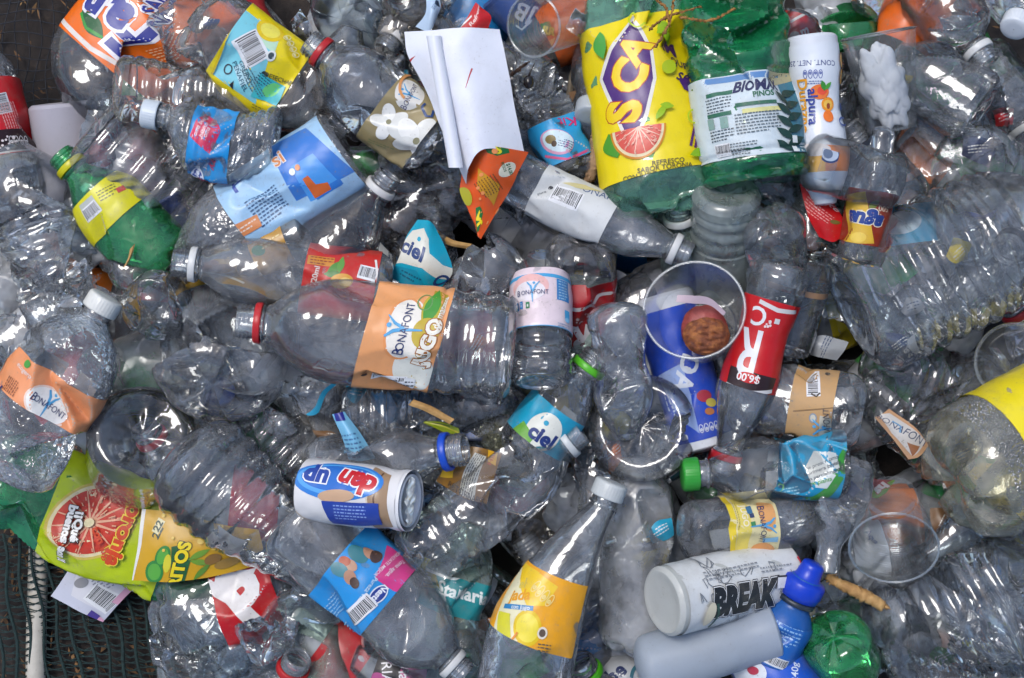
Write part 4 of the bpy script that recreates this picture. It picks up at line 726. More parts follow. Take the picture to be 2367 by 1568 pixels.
bo('water_bottle', 'frosted bottle with white cap and peach label at the left picture edge', (6, 1090, 430), (246, 690, 460), 112, 'round', 'frost', base='dish', cap='ecece6', crush=.5, seed=75, squash=.85, neck_r=33, crumple=.06,
   labels=[dict(z=(.43, .665), c='ee9a68', back='c9b09c', skew=-4, art=bona(138, 932, 20, -38, ring='f3d8c8') + [('E', -5, 830, 34, 46, 'f0ece6', -38), ('T', 'T', 2, 832, 30, '1c2c66', -38), ('E', 92, 838, 9, 9, '4a9a3c'), ('T', 'ecogero', 84, 852, 15, 'f6e6dc', -38), ('M', 54, 888, 34, 7, 6, '8a4a2c', 62), ('R', 26, 892, 7, 8, '2c3a74', -38)])])
bo('soda_bottle', 'dull grey clear bottle lying under the lobed base and peach label', (200, 900, 230), (480, 800, 220), 88, 'soda', 'dull', crush=.4, seed=76, neck='none')
bo('soda_bottle', 'large clear bottle with broad ringed base leaning out of the heap', (330, 1002, 420), (318, 1095, 140), 122, 'soda', 'clean', base='dish', crush=.0, seed=77, neck='none')
bo('soda_bottle', 'bottle with red neck ring seen through the broad ringed base', (440, 1130, 180), (330, 985, 300), 60, 'soda', 'clear', ring='c4242c', crush=.3, seed=78)
bo('water_bottle', 'ribbed clear bottle with wide rings narrowing to the pink edged label', (405, 1030, 400), (760, 1350, 375), 132, 'cone', 'clear', base='bowl', crush=.03, seed=79, ribs=[(.12, .78, 7, .055)], neck='none', crumple=.05)
bo('water_bottle', 'crumpled clear bottle between the star base and ribbed bottle', (560, 960, 300), (760, 1130, 280), 88, 'water', 'clear', crush=.8, seed=80, neck='none', ribs=[(.1, .8, 6, .05)])
bo('soda_bottle', 'crushed flat green bottle with grapefruit label and lime edge', (-30, 1108, 230), (560, 1330, 190), 106, 'round', 'dgreen', crush=.5, seed=81, squash=.45, neck='none', crumple=.08,
   labels=[dict(z=(.255, .72), c='b9cc1c', rough=.3, art=[('P', [(258, 1112), (330, 1150), (330, 1190), (230, 1135)], 'e08a28')] + citrus(218, 1200, 112, 84, 24, 'd9c25a', 'efe0b0', 'cf3a24', 'eeb08c', 14) + [('T', 'Toronja', 300, 1214, 46, 'd8481c', -112, {'bold': .05, 'ol': ('f0d84a', .05)}), ('T', 'con jugo', 248, 1252, 24, 'd8481c', -62, {'bold': .03}), ('T', '¡¡Qué', 190, 1210, 26, 'f2f0ea', -104, {'bold': .05, 'ol': ('26221c', .06)}), ('T', 'buenos son !!', 160, 1240, 26, 'f2f0ea', -104, {'bold': .05, 'ol': ('26221c', .06)})])])
sheet('soda_label', 'yellow fruit soda label sheet with green limes and price', [[(305, 1342, 290), (400, 1345, 298), (505, 1330, 292), (612, 1302, 284)], [(318, 1265, 296), (410, 1268, 312), (520, 1270, 306), (608, 1268, 290)], [(328, 1176, 288), (425, 1188, 300), (510, 1212, 296), (598, 1225, 284)]], (300, 150), 'd2a21c', 'dcdcd8', crumple=3.5, seed=13, art=[
   ('L', [(306, 1342), (320, 1265), (330, 1178)], 9, 'e9e7e0'), ('T', '22', 364, 1236, 26, '1d3a28', 70, {'bold': .03}), ('R', 364, 1224, 30, 18, 'e4dcae', 66), ('T', '22', 364, 1224, 22, '1d3a28', 66, {'bold': .04}), ('E', 380, 1282, 18, 24, '2e8436', -20, 'fruit'), ('E', 362, 1314, 22, 26, '2e8436', 20, 'fruit'), ('E', 380, 1282, 13, 18, '5aa83e', -20, 'fruit'), ('E', 362, 1314, 16, 19, '5aa83e', 20, 'fruit'), ('E', 392, 1296, 9, 20, 'd9cf3a', 0, 'fruit'), ('P', [(402, 1344), (400, 1262), (426, 1258), (442, 1290), (430, 1342)], '1c5c2c'), ('T', 'RITOS', 420, 1300, 38, 'f0d62a', 82, {'bold': .05, 'ol': ('16301c', .04)}),
   leafshape(458, 1278, 50, 14, 30, '6f9a2c'), leafshape(462, 1296, 46, 14, -10, '6f9a2c'), leafshape(466, 1318, 50, 14, 50, '5c8a28'), ('E', 486, 1290, 18, 14, '8a6428', 20), ('E', 520, 1304, 30, 16, '9c7a34', 10), ('T', 'Fruta', 500, 1268, 18, '2d6a38', -30), ('T', 'ea', 572, 1280, 28, 'e9eee0', -30, {'bold': .04, 'ol': ('2d6a38', .05)}), ('M', 420, 1190, 90, 2, 6, '7a5a18', -12)] + bubbles(440, 1235, 100, 40, 12, 'e6c250', 4, 3, 8))
sheet('paper_scrap', 'white triangular paper scrap under the ribbed bottle', [[(505, 1245, 320), (536, 1283, 324), (556, 1268, 322)], [(505, 1215, 324), (540, 1240, 328), (570, 1250, 324)]], (60, 40), 'dfe0e4', crumple=1, seed=14, cat='paper')
bg_, _, _ = sheet('bag_label', 'clear plastic bag piece with printed water label and barcode', [[(118, 1378, 60), (180, 1412, 68), (238, 1438, 60)], [(148, 1335, 66), (215, 1360, 78), (290, 1380, 70)], [(178, 1285, 64), (250, 1300, 78), (345, 1330, 70)]], (150, 110), 'c9cbd8', crumple=4, seed=15, cat='label', art=[
   ('P', [(190, 1296), (325, 1335), (250, 1416), (160, 1376)], 'd9d8de'), ('T', 'Natural', 214, 1302, 22, '4c4e5c', 12), ('T', 'French Alpes', 232, 1316, 15, '5c5e6c', 14), ('M', 262, 1338, 70, 5, 8, '8a8c98', 32), ('B', 240, 1382, 66, 34, -30), ('E', 190, 1345, 16, 12, '8a8a8e'), ('P', [(262, 1392), (296, 1352), (320, 1366), (282, 1402)], 'd9a4bc'), ('R', 240, 1432, 24, 12, 'd9a4bc', -30), ('R', 222, 1420, 30, 13, '4b3a8a', -28)])
bo('soda_bottle', 'crushed clear bottle with red label bearing white serif letters', (380, 1430, 200), (720, 1350, 210), 104, 'round', 'clean', crush=.75, seed=83, squash=.85, neck='none', crumple=.12,
   labels=[dict(z=(.40, .80), c='bf161c', t=(-110, 70), skew=6, art=[('T', 'R', 535, 1330, 150, 'ece8e6', 62, {'bold': .05}), ('T', 'P', 590, 1375, 170, 'ece8e6', 42, {'bold': .06})])])
bo('water_bottle', 'large thin clear bottle split open along the net', (360, 1500, 170), (760, 1440, 190), 120, 'cone', 'film', crush=.7, seed=84, squash=.6, neck='none', crumple=.12)
bo('water_bottle', 'greenish clear bottle with blue traces at the bottom picture edge', (660, 1380, 230), (820, 1660, 220), 92, 'soda', 'aqua', crush=.45, seed=85, neck='none')
bo('water_bottle', 'bottle neck with red ring poking out at the bottom edge', (600, 1700, 160), (690, 1520, 330), 70, 'soda', 'clear', ring='c8282c', crush=.2, seed=86)
bo('water_bottle', 'clear bottle with blue and pink family water label and white neck ring', (676, 1188, 395), (1076, 1562, 430), 104, 'round', 'hazy', base='dish', ring='e6e6e4', crush=.3, seed=87, squash=.9, neck_r=31, crumple=.04,
   labels=[dict(z=(.31, .62), c='2a93d8', skew=5, art=[('P', [(905, 1262), (985, 1335), (948, 1372), (920, 1360), (880, 1330)], 'd63f86'), ('L', [(836, 1228), (765, 1288), (692, 1350)], 9, 'd63f86'), ('L', [(980, 1330), (900, 1412), (822, 1494)], 9, 'd63f86'),
     ('E', 842, 1276, 26, 18, '3f7f88', -35), ('E', 868, 1276, 18, 13, 'b98a70', -40), ('E', 882, 1284, 14, 17, '46302a', -40), ('E', 826, 1300, 16, 11, 'c79c82', -40), ('E', 812, 1290, 14, 10, 'bc5a3c', -20), ('E', 800, 1308, 22, 14, '4c8a94', -30), ('E', 824, 1326, 13, 17, 'b98a70', 30), ('E', 834, 1338, 10, 13, '46302a', 30), ('E', 886, 1366, 26, 16, 'e9eef4', 40), ('E', 886, 1366, 23, 13, '1d3b90', 40), ('T', 'Nestlé', 886, 1366, 20, 'f2f4f8', 222, {'bold': .03}), ('T', 'Pureza Vital', 862, 1355, 14, 'cfe6f4', 232), ('B', 842, 1400, 70, 32, 220), ('T', 'Toma agua.', 925, 1312, 14, 'f4dce8', 222), ('T', 'HIDRÁTATE MEJOR', 910, 1298, 11, 'f4dce8', 222), ('M', 770, 1400, 70, 6, 8, '9cccec', 222), ('M', 800, 1450, 60, 4, 8, '9cccec', 222)])])
bo('yogurt_bottle', 'white and brown drinking yogurt bottle with torn foil lid', (694, 1130, 440), (950, 1158, 540), 72, 'straight', ink('e4e4e6', .32, .05), base='bowl', neck='none', close=False, crush=.05, seed=88, crumple=.02, pinch=[(.95, .16, .74, .74)],
   labels=[dict(z=(.08, .97), c='e2e0e0', rough=.3, name='printed_sleeve', dirt=.04, art=[('P', [(880, 1080), (925, 1095), (925, 1215), (875, 1225)], 'a08468'), ('L', [(890, 1090), (878, 1150), (885, 1210)], 4, 'd8cbb8'), ('L', [(905, 1090), (893, 1150), (900, 1210)], 4, '5a3c28'), ('A', 740, 1140, 40, 60, 100, 260, 4, 'c8b49c'), ('A', 725, 1140, 34, 62, 100, 260, 4, 'a8886c'),
     ('E', 812, 1106, 112, 48, '2f7fd0', -4), ('E', 812, 1104, 102, 40, '5aa6e6', -4), ('E', 812, 1102, 92, 33, '2f6fc4', -4), ('T', 'dan', 856, 1110, 66, 'c8202c', 164, {'bold': .05, 'shear': .1, 'ol': ('f0f0f2', .05)}), ('T', 'up', 762, 1100, 62, '24449c', 172, {'bold': .05, 'ol': ('f0f0f2', .05)}), ('E', 812, 1142, 46, 14, 'c8a484', 0), ('P', [(778, 1152), (905, 1160), (900, 1212), (785, 1205)], '223f9c'), ('M', 838, 1180, 80, 5, 8, '8ca4dc', -4)])])
bo('water_bottle', 'clear bottle with blue neck ring and open mouth', (720, 1090, 385), (1076, 1038, 490), 78, 'soda', 'hazy', ring='1f55d0', crush=.28, seed=89, neck_r=36, neck_l=64, crumple=.05)
bo('water_bottle', 'crumpled clear bottle with dry straw inside above the blue ring', (790, 965, 370), (1070, 960, 330), 78, 'water', 'clear', crush=.65, seed=90, neck='none', squash=.9)
bo('water_bottle', 'dull clear bottle standing beside the cyan tube', (745, 880, 260), (742, 1140, 250), 58, 'waist', 'dull', crush=.3, seed=91, neck='none')
sheet('tube_label', 'light cyan tube label with dark blue top band', [[(806, 1062, 445), (835, 1066, 458), (868, 1060, 445)], [(790, 1010, 450), (812, 1010, 468), (836, 1006, 450)], [(768, 958, 444), (782, 955, 452), (796, 952, 444)]], (60, 110), '7fc0e2', crumple=2, seed=16, art=[('P', [(764, 950), (800, 948), (802, 972), (770, 974)], '2a2f8c'), ('M', 815, 1030, 50, 6, 10, '4a78a4', 8)])
sheet('label_scrap', 'crumpled foil bag with bright cyan edge under the big peach labelled bottle', [[(680, 945, 350), (722, 960, 362), (760, 935, 350)], [(672, 905, 358), (720, 905, 374), (778, 888, 356)], [(680, 870, 350), (730, 865, 360), (785, 872, 348)]], (100, 80), 'aebfc6', crumple=10, seed=17, mat=PET['frost'](), art=[('L', [(706, 950), (735, 938), (752, 915), (782, 886)], [8, 16, 14, 10], '2aa0c8')])
bo('water_bottle', 'clear bottle with lime green neck ring and cyan water label', (1204, 1062, 390), (1384, 818, 420), 76, 'soda', 'clear', ring='62c832', crush=.25, seed=92, neck_r=33, crumple=.04,
   labels=[dict(z=(.22, .62), c='1f9ec0', art=[('E', 1258, 990, 42, 48, 'e6e6da', -35), ('P', [(1190, 985), (1215, 965), (1240, 1000), (1215, 1030)], '6aa83c'), ('T', 'ciel', 1256, 1000, 48, '1b3374', -35, {'bold': .045}), ('E', 1266, 968, 6, 6, '1f9ec0')])])
sheet('nutrition_label', 'brown and gold soda label with white nutrition table', [[(1008, 1112, 420), (1070, 1150, 432), (1125, 1165, 415)], [(1030, 1075, 424), (1080, 1090, 440), (1140, 1110, 420)], [(1060, 1030, 418), (1110, 1035, 430), (1160, 1050, 416)]], (140, 90), '8a6018', crumple=2.5, seed=18, art=[('P', [(1098, 1048), (1126, 1060), (1092, 1152), (1058, 1138)], 'd6d4c8'), ('M', 1093, 1100, 88, 6, 6, '3c3a34', 70), ('T', 'RETORNABLE', 1076, 1140, 17, '2a221a', -18), ('P', [(1030, 1080), (1056, 1072), (1050, 1105), (1020, 1110)], 'e0b428'), ('P', [(1128, 1044), (1152, 1052), (1148, 1080), (1130, 1070)], 'e8b020'), ('T', 'Hilo', 1140, 1062, 16, 'cf5a1c', 75)])
bo('soda_bottle', 'large clear bottle with broad circular base to the sky', (1482, 985, 440), (1500, 1020, 120), 120, 'soda', 'clean', base='dish', crush=.06, seed=93, crumple=.03, neck='none', labels=[dict(z=(.30, .62), c='2f8fa0', t=(-60, 10), art=[('E', 1500, 960, 20, 16, 'c8b040')])])
bo('water_bottle', 'slender dented clear bottle with domed end above the broad circular base', (1424, 700, 470), (1448, 1010, 400), 70, 'waist', 'hazy', base='bowl', crush=.35, seed=94, neck='none')
bo('yogurt_bottle', 'blue and white yogurt bottle with fruit print beneath the fruit cup', (1530, 680, 300), (1628, 1030, 310), 70, 'straight', ink('dfe4ec', .35), base='flat', neck='none', crush=.1, seed=95, labels=[dict(z=(.10, .95), c='2a4fc0', name='printed_sleeve', art=[('P', [(1500, 690), (1600, 668), (1602, 690), (1505, 718)], 'c9d2e2'), ('P', [(1520, 870), (1570, 840), (1610, 1000), (1560, 960)], '9cb4e6'), ('T', 'DA', 1578, 862, 60, 'dfe6f2', -108, {'bold': .03}), ('E', 1620, 915, 18, 14, 'b03a4a', 0, 'fruit'), ('E', 1636, 930, 14, 10, 'c8b85a', 0, 'fruit'), ('E', 1632, 950, 12, 8, 'c07a4a', 0, 'fruit'), ('M', 1548, 935, 70, 3, 10, 'c3d0ec', -72), ('T', '0000', 1630, 985, 22, 'dfe6f2', 14)])])
cup('cup', 'clear round cup holding a rotten peach half', (1618, 760, 350), (1604, 716, 505), 84, 114, ribs=0, seed=9, rim=3)
bo('cola_bottle', 'clear bottle upside down with red label, white letter and price', (1812, 606, 450), (1668, 1092, 400), 68, 'cola', 'clear', base='dish', ring='b8202a', crush=.16, seed=96, neck_r=30, crumple=.03,
   labels=[dict(z=(.20, .665), c='c8181e', dirt=.06, art=[('L', [(1748, 690), (1790, 712), (1840, 720)], 10, 'dcd8d6'), ('P', [(1685, 838), (1790, 870), (1775, 905), (1675, 885)], '2c1416'), ('L', [(1675, 880), (1720, 898), (1778, 898)], 9, 'dcd8d6'), ('T', 'R', 1722, 800, 150, 'e6e4e6', 166, {'bold': .02, 'sx': .7}), ('T', 'C', 1745, 722, 60, 'e6e4e6', 166, {'bold': .02}), ('E', 1722, 864, 26, 12, 'c8181e', -15), ('T', '$6.00', 1722, 864, 24, 'f0ece8', 166, {'bold': .02}), ('R', 1790, 738, 14, 12, 'dcd8d6', -15)] + bubbles(1766, 742, 12, 10, 7, 'ecd8d6', 6, 2, 4))])
bo('water_bottle', 'bottle with lobed base facing the viewer above the red price label', (1786, 498, 500), (1800, 700, 330), 73, 'round', 'clear', crush=.12, seed=97, neck='none')
bo('water_bottle', 'clear bottle with scattered orange print behind the red price label', (1850, 590, 350), (1790, 800, 300), 86, 'straight', 'clear', base='dish', neck='none', crush=.15, seed=98, labels=[dict(z=(.30, .36), t=(-70, 60), c='b08a6a', name='print_band', art=[('R', 1808, 660, 22, 12, 'c8582c', -15)]), dict(z=(.62, .70), t=(-10, 70), c='a8683e', name='print_band')])
bo('jar', 'grey green ribbed jar standing with its dished bottom to the sky', (1680, 438, 480), (1664, 680, 250), 78, 'straight', 'jar', base='dish', neck='none', crush=.0, seed=99, crumple=0, ribs=[(.12, .45, 3, .04)], cat='jar')
bo('water_bottle', 'bottle neck with white ring between the slim bottle and jar', (1600, 700, 230), (1566, 470, 400), 60, 'soda', 'aqua', ring='e4e6e4', crush=.2, seed=100, neck_r=31)
bo('soda_bottle', 'dark clear bottle with long crease running behind the fruit cup', (1300, 860, 250), (1600, 600, 260), 78, 'soda', 'smoke', crush=.4, seed=101, neck='none')
bo('water_bottle', 'aqua tinted bottle beside the lime green neck ring', (1370, 640, 260), (1340, 900, 260), 76, 'soda', 'aqua', crush=.4, seed=102, neck='none')
# ================================================================== right and lower right
bo('water_jug', 'very large clear ribbed water jug lying across the heap', (1968, 716, 440), (2480, 470, 420), 168, 'soda', 'clear', base='dish', crush=.10, seed=111, ribs=[(.16, .70, 7, .06)], squash=.95, neck='none', crumple=.05, cat='jug')
bo('soda_bottle', 'bottle mouth with black neck ring at the right picture edge', (2470, 440, 330), (2322, 586, 500), 88, 'round', 'hazy', ring='17191d', crush=.1, seed=112, neck_r=34)
bo('soda_bottle', 'bottle with red neck ring and blue label behind the water jug', (2420, 820, 250), (2330, 690, 320), 70, 'soda', 'smoke', ring='b82630', crush=.3, seed=113)
cup('cup', 'frosted round plastic lid at the right picture edge', (2352, 838, 440), (2346, 836, 395), 74, 88, ribs=0, seed=11, rim=4, cat='lid')
bo('water_bottle', 'crumpled clear bottle with stained tan label and barcode', (1996, 958, 410), (1660, 900, 330), 86, 'soda', 'hazy', crush=.35, seed=114, neck='none', squash=.9,
   labels=[dict(z=(.20, .49), c='c29a68', dirt=.35, rough=.6, art=[('B', 1884, 885, 62, 26, 92), ('E', 1916, 868, 6, 6, '2a221c'), ('L', [(1880, 912), (1892, 918), (1900, 910)], 4, '3c3026'), ('R', 1895, 946, 110, 3, '8a6a44', 4), ('E', 1884, 966, 9, 11, '8c98a4'), ('E', 1884, 966, 6, 8, 'cfc8b4'), ('P', [(1900, 960), (1922, 965), (1930, 1040), (1890, 1035)], 'bfb9a8')] + bona(1912, 990, 19, 88, c='3a3a44', oval=None))])
bo('water_bottle', 'clear bottle under the loose peach label strip', (2230, 1080, 280), (2000, 880, 290), 84, 'water', 'clear', crush=.6, seed=115, neck='none')
sheet('water_label', 'loose peach and white water label strip, creased', [[(2100, 1062, 405), (2125, 1055, 410), (2148, 1030, 402)], [(2060, 1010, 408), (2085, 1002, 418), (2112, 985, 408)], [(2022, 965, 402), (2038, 958, 410), (2055, 945, 402)]], (60, 140), 'c79a72', crumple=4, seed=21, dirt=.3, art=[('P', [(2030, 955), (2060, 952), (2140, 1025), (2110, 1050), (2060, 1005)], 'd2cdc6'), ('T', 'BONAFONT', 2085, 995, 26, '3c4a68', -38, {'bold': 0}), ('L', [(2062, 972), (2080, 985), (2078, 1000)], 4, '6f9cc0'), ('P', [(2095, 1020), (2125, 1030), (2110, 1050)], '9a6038')])
bo('water_bottle', 'crumpled clear bottle under the water jug beside the round lid', (2290, 930, 280), (2000, 830, 290), 92, 'water', 'clear', crush=.75, seed=116, neck='none', ribs=[(.2, .7, 4, .05)])
bo('soda_bottle', 'reddish brown tinted bottle under the water jug', (2190, 960, 200), (2080, 820, 210), 62, 'round', pet('pet_brown', tint=(.62, .36, .30), haze=.12, hcol=(.35, .18, .14)), crush=.4, seed=117, neck='none')
r64, d64 = bo('soda_bottle', 'large clear bottle full of droplets with star base and yellow label', (2195, 1125, 470), (2590, 905, 360), 164, 'soda', pet('pet_dew', tint=(.97, .95, .80), haze=.20, rough=.09, bump=.12, bscale=200, crease=.8, hcol=(.88, .85, .70)), crush=.0, seed=118, neck='none', crumple=.01,
   labels=[dict(z=(.27, .96), c='f0dc30', back='e2cc2c', skew=-6, art=[('E', 2318, 960, 12, 20, 'f4ecc0', 70), ('E', 2340, 955, 12, 20, 'f4ecc0', 70), ('T', '0000', 2340, 985, 34, 'cfc878', -72, {'bold': .02}), ('M', 2348, 1020, 70, 2, 8, 'a89a30', -66)])])
bo('water_bottle', 'clear crushed bottle with green cap and cyan recycled bottle label', (1955, 1072, 400), (1580, 1098, 420), 72, 'round', 'clean', cap='3aa63c', base='dish', crush=.5, seed=119, neck_r=31, neck_l=62, squash=.9, crumple=.08,
   labels=[dict(z=(.05, .54), c='1c94bc', loose=1.05, skew=-14, art=[('P', [(1930, 1030), (1955, 1050), (1920, 1140), (1840, 1162), (1900, 1120)], '3f9a3c'), ('P', [(1862, 1040), (1915, 1044), (1925, 1075), (1905, 1120), (1870, 1118), (1850, 1070)], 'dfe4e0'), ('T', 'te presentamos', 1888, 1062, 12, '3c4c58', 18), ('T', 'la primera botella', 1888, 1076, 12, '3c4c58', 18, {'bold': .02}), ('T', 'hecha parcialmente', 1886, 1092, 12, '3c4c58', 18, {'bold': .02}), ('T', 'de planta', 1888, 1106, 13, '4a9a3c', 18), ('A', 1798, 1130, 12, 11, 0, 359, 4, '8cd08c'), ('M', 1820, 1140, 60, 4, 7, '9cd4e6', 24)])])
bo('water_bottle', 'small clear bottle with yellow kids water label', (1570, 1236, 420), (1905, 1190, 330), 74, 'round', 'grime', base='bowl', crush=.2, seed=120, neck='none', crumple=.03,
   labels=[dict(z=(.28, .60), c='e9dda8', art=[('R', 1668, 1220, 18, 200, 'e6cc3a', 8), ('R', 1694, 1225, 30, 200, 'ead66a', 6), ('E', 1742, 1180, 20, 44, 'e6a868', 10), ('E', 1745, 1270, 28, 24, 'e6a060', 0), ('T', 'JUGO', 1692, 1188, 20, 'f4ecd0', -84, {'bold': .02}), ('R', 1704, 1176, 13, 18, '2f6f96', 10), ('R', 1708, 1188, 11, 10, '243a66', 10), ('R', 1710, 1206, 11, 11, '3c8a54', 10), ('R', 1754, 1242, 14, 34, '8cc0dc', -80), ('M', 1676, 1190, 70, 2, 5, 'a89a50', -84)] + bona(1732, 1208, 19, -84, oval=None))])
bo('water_bottle', 'twisted crushed clear bottle tapering to a point above the blue cap', (1950, 1058, 370), (1908, 1322, 420), 78, 'cone', 'hazy', crush=.8, seed=121, neck='none', twist=60, pinch=[(1.0, .35, .4, .4)], crumple=.12)
cup('cup', 'clear ribbed plastic cup with open mouth towards the viewer, lower down', (2060, 1150, 330), (2066, 1268, 495), 62, 99, ribs=14, seed=13)
bo('water_bottle', 'clear bottle with white label half inside the lower ribbed cup', (1930, 1290, 260), (2150, 1250, 260), 70, 'soda', 'clear', crush=.3, seed=122, neck='none', labels=[dict(z=(.15, .5), c='c9ced2', art=[('T', 'Aqua', 2004, 1232, 20, '3a5a9c', -60)])])
sheet('label_scrap', 'small green and red snack wrapper with white letters', [[(1992, 1128, 330), (2022, 1152, 336), (2048, 1140, 330)], [(1998, 1098, 332), (2025, 1108, 338), (2070, 1110, 332)]], (60, 40), '6f9a22', crumple=2, seed=22, cat='wrapper', art=[('P', [(2000, 1092), (2060, 1108), (2030, 1128), (1998, 1112)], '8c2a20'), ('T', 'hs', 2038, 1124, 28, 'e6dcd6', 215, {'bold': .05, 'ol': ('b82a34', .06)})])
DOODLE = [('L', [(x + 13 * math.cos(.9 * q + k) * (.4 + .3 * (q % 3)) + 3 * q, y + 11 * math.sin(1.3 * q + 2 * k)) for q in range(7)], 2.4, '7c8086') for k, (x, y) in enumerate([(random.Random(k).uniform(1560, 1790), random.Random(k + 99).uniform(1300, 1450)) for k in range(34)])]
bo('drink_bottle', 'white doodle covered drink bottle with bold black graffiti letters and red ring', (1530, 1392, 520), (1808, 1322, 350), 80, 'straight', ink('c6c8c4', .35, .12, .1), base='flat', neck='none', crush=.04, seed=123, crumple=.01, pinch=[(1.0, .12, .86, .86)],
   labels=[dict(z=(.06, .99), c='dadcdc', rough=.33, name='printed_sleeve', art=DOODLE + [('L', [(1795, 1285), (1818, 1330), (1808, 1400)], 11, 'c8202c'), ('T', 'BREAK', 1668, 1380, 80, '17181b', 11, {'bold': .07, 'sx': .72, 'shear': .15, 'ol': [('17181b', .045), ('e9e9ea', .022)]}), ('R', 1760, 1340, 46, 26, 'e9e9ea', 6), ('L', [(1738, 1354), (1740, 1330), (1784, 1326), (1786, 1352)], 4, '2a2a2e'), ('E', 1596, 1412, 14, 28, 'd6cdb4', -10), ('L', [(1608, 1388), (1616, 1410), (1608, 1438)], 7, '2c4a40'), ('M', 1640, 1322, 150, 3, 8, '8a8c90', 12), ('M', 1740, 1312, 90, 2, 8, '8a8c90', 10)])])
bo('drink_bottle', 'blue sports drink bottle with stepped bright blue cap', (1772, 1520, 390), (1866, 1335, 440), 66, 'soda', ink('1f5fae', .35, .06, .1), base='flat', crush=.08, seed=124, neck_r=36, crumple=.01,
   labels=[dict(z=(.04, .70), c='1c62b4', art=[('M', 1822, 1440, 60, 8, 9, '8cb4dc', -28), ('B', 1790, 1505, 50, 20, -28), ('M', 1800, 1400, 40, 3, 8, '8cb4dc', 60)])])
bo('soda_bottle', 'green bottle with its lobed base to the sky beside the blue capped bottle', (1925, 1466, 450), (1990, 1600, 250), 80, 'soda', 'green', crush=.0, seed=125, squash=1.0)
bo('milk_bottle', 'milky grey white plastic bottle without label', (1470, 1546, 430), (1786, 1456, 420), 72, 'straight', ink('d3dde8', .4, .08, .5), base='bowl', neck='none', crush=.04, seed=126, crumple=.01, pinch=[(1.0, .25, .82, .82)], labels=[dict(z=(.62, .70), t=(10, 40), c='d3dde8', mat=lambda: ink('d3dde8', .4, .08, .5), name='sticker_remains', art=[leafshape(1665, 1458, 20, 8, -20, '6a9a3c'), ('E', 1646, 1460, 9, 5, 'cfae3a', 20)])])
bo('yogurt_tub', 'blue and white yogurt bottle with berry print at the bottom edge', (1850, 1650, 390), (1740, 1475, 350), 84, 'straight', ink('d9dee4', .35), base='flat', neck='none', crush=.05, seed=127, labels=[dict(z=(.05, .85), c='2158c4', name='printed_sleeve', art=[('T', '240g', 1832, 1552, 24, 'dfe6f0', 84), ('E', 1725, 1560, 50, 34, 'dfe3e8', 20), ('E', 1738, 1548, 14, 10, 'b8324a', 0, 'fruit'), leafshape(1722, 1540, 18, 8, 20, '4f8a3c'), ('E', 1762, 1512, 34, 8, '8f7a58', -4)])])
bo('water_bottle', 'very large crushed clear bottle with deep ridges in the corner of the heap', (2040, 1530, 330), (2450, 1330, 340), 168, 'soda', 'clean', crush=.6, seed=128, ribs=[(.05, .75, 6, .06)], neck='none', squash=.75, crumple=.08)
bo('water_bottle', 'pale blue clear bottle at the very corner under the ridged bottle', (2220, 1620, 220), (2440, 1520, 220), 90, 'soda', 'blue', crush=.5, seed=129, neck='none')
bo('soda_bottle', 'clear bottle between the droplet bottle and ridged bottle', (2380, 1260, 270), (2180, 1340, 270), 84, 'soda', 'clear', crush=.5, seed=130, neck='none')
bo('soda_bottle', 'tapered clear bottle with white cap and orange lemon drink label', (1200, 1650, 460), (1414, 1118, 500), 106, 'cone', 'clear', bend=(0, -38), cap='d3d7d6', crush=.25, seed=131, squash=.9, neck_r=31, crumple=.05, dents=[(30, .2, .12, .4)],
   labels=[dict(z=(.34, .66), c='eda61c', t=(-120, 60), art=[('P', [(1140, 1285), (1200, 1290), (1215, 1340), (1220, 1400), (1180, 1490), (1130, 1490)], 'e9e2bc'), ('P', [(1185, 1285), (1225, 1300), (1290, 1340), (1260, 1380), (1215, 1380)], 'eec62a'), ('E', 1218, 1428, 34, 40, 'e6c21c', 0), ('E', 1218, 1428, 27, 32, 'f0dc4a', 0), ('P', [(1150, 1400), (1178, 1400), (1180, 1450), (1150, 1470)], 'd9d23a'), ('T', 'el', 1196, 1332, 34, 'd9c25a', 4), ('T', 'jada', 1194, 1358, 36, 'e6a01c', 4, {'bold': .03, 'shear': .2}), ('R', 1192, 1384, 84, 11, '2c7fb4', -3), ('T', 'con Jugo', 1200, 1384, 14, 'f0f0ea', -3), ('T', '0000', 1250, 1352, 34, 'f4dc8c', -40, {'bold': .01}), ('E', 1254, 1440, 12, 14, 'e6dcc8', -20), ('E', 1254, 1440, 8, 9, '5c4a3c', -20), ('M', 1256, 1476, 30, 4, 7, '4a4a44', -10), ('L', [(1150, 1496), (1178, 1462), (1196, 1438)], 5, 'e08a1c')])])
bo('water_bottle', 'dull wide clear bottle behind the tapered bottle with white cap', (1468, 1500, 340), (1476, 1060, 340), 86, 'round', 'dull', crush=.15, seed=132, neck='none')
bo('water_bottle', 'long crushed clear bottle with white neck ring', (948, 1300, 400), (1346, 1000, 440), 82, 'round', 'clear', ring='d8dcdc', crush=.45, seed=133, squash=.85, neck_r=30, ribs=[(.05, .35, 3, .05)], crumple=.05)
bo('water_bottle', 'clear bottle with teal spring water label', (1010, 1500, 330), (1096, 1215, 330), 78, 'soda', 'aqua', crush=.35, seed=134, neck='none', labels=[dict(z=(.32, .60), c='1f8a90', art=[('P', [(965, 1322), (1010, 1312), (1020, 1350), (985, 1352)], 'b4a83c'), ('T', 'StaMaria', 1078, 1366, 40, 'e6eeec', -18, {'bold': .03}), ('L', [(985, 1312), (1060, 1330), (1150, 1318)], 6, 'e6eeec'), ('T', 'Agua', 1010, 1380, 15, 'cfe2e0', -18)])])
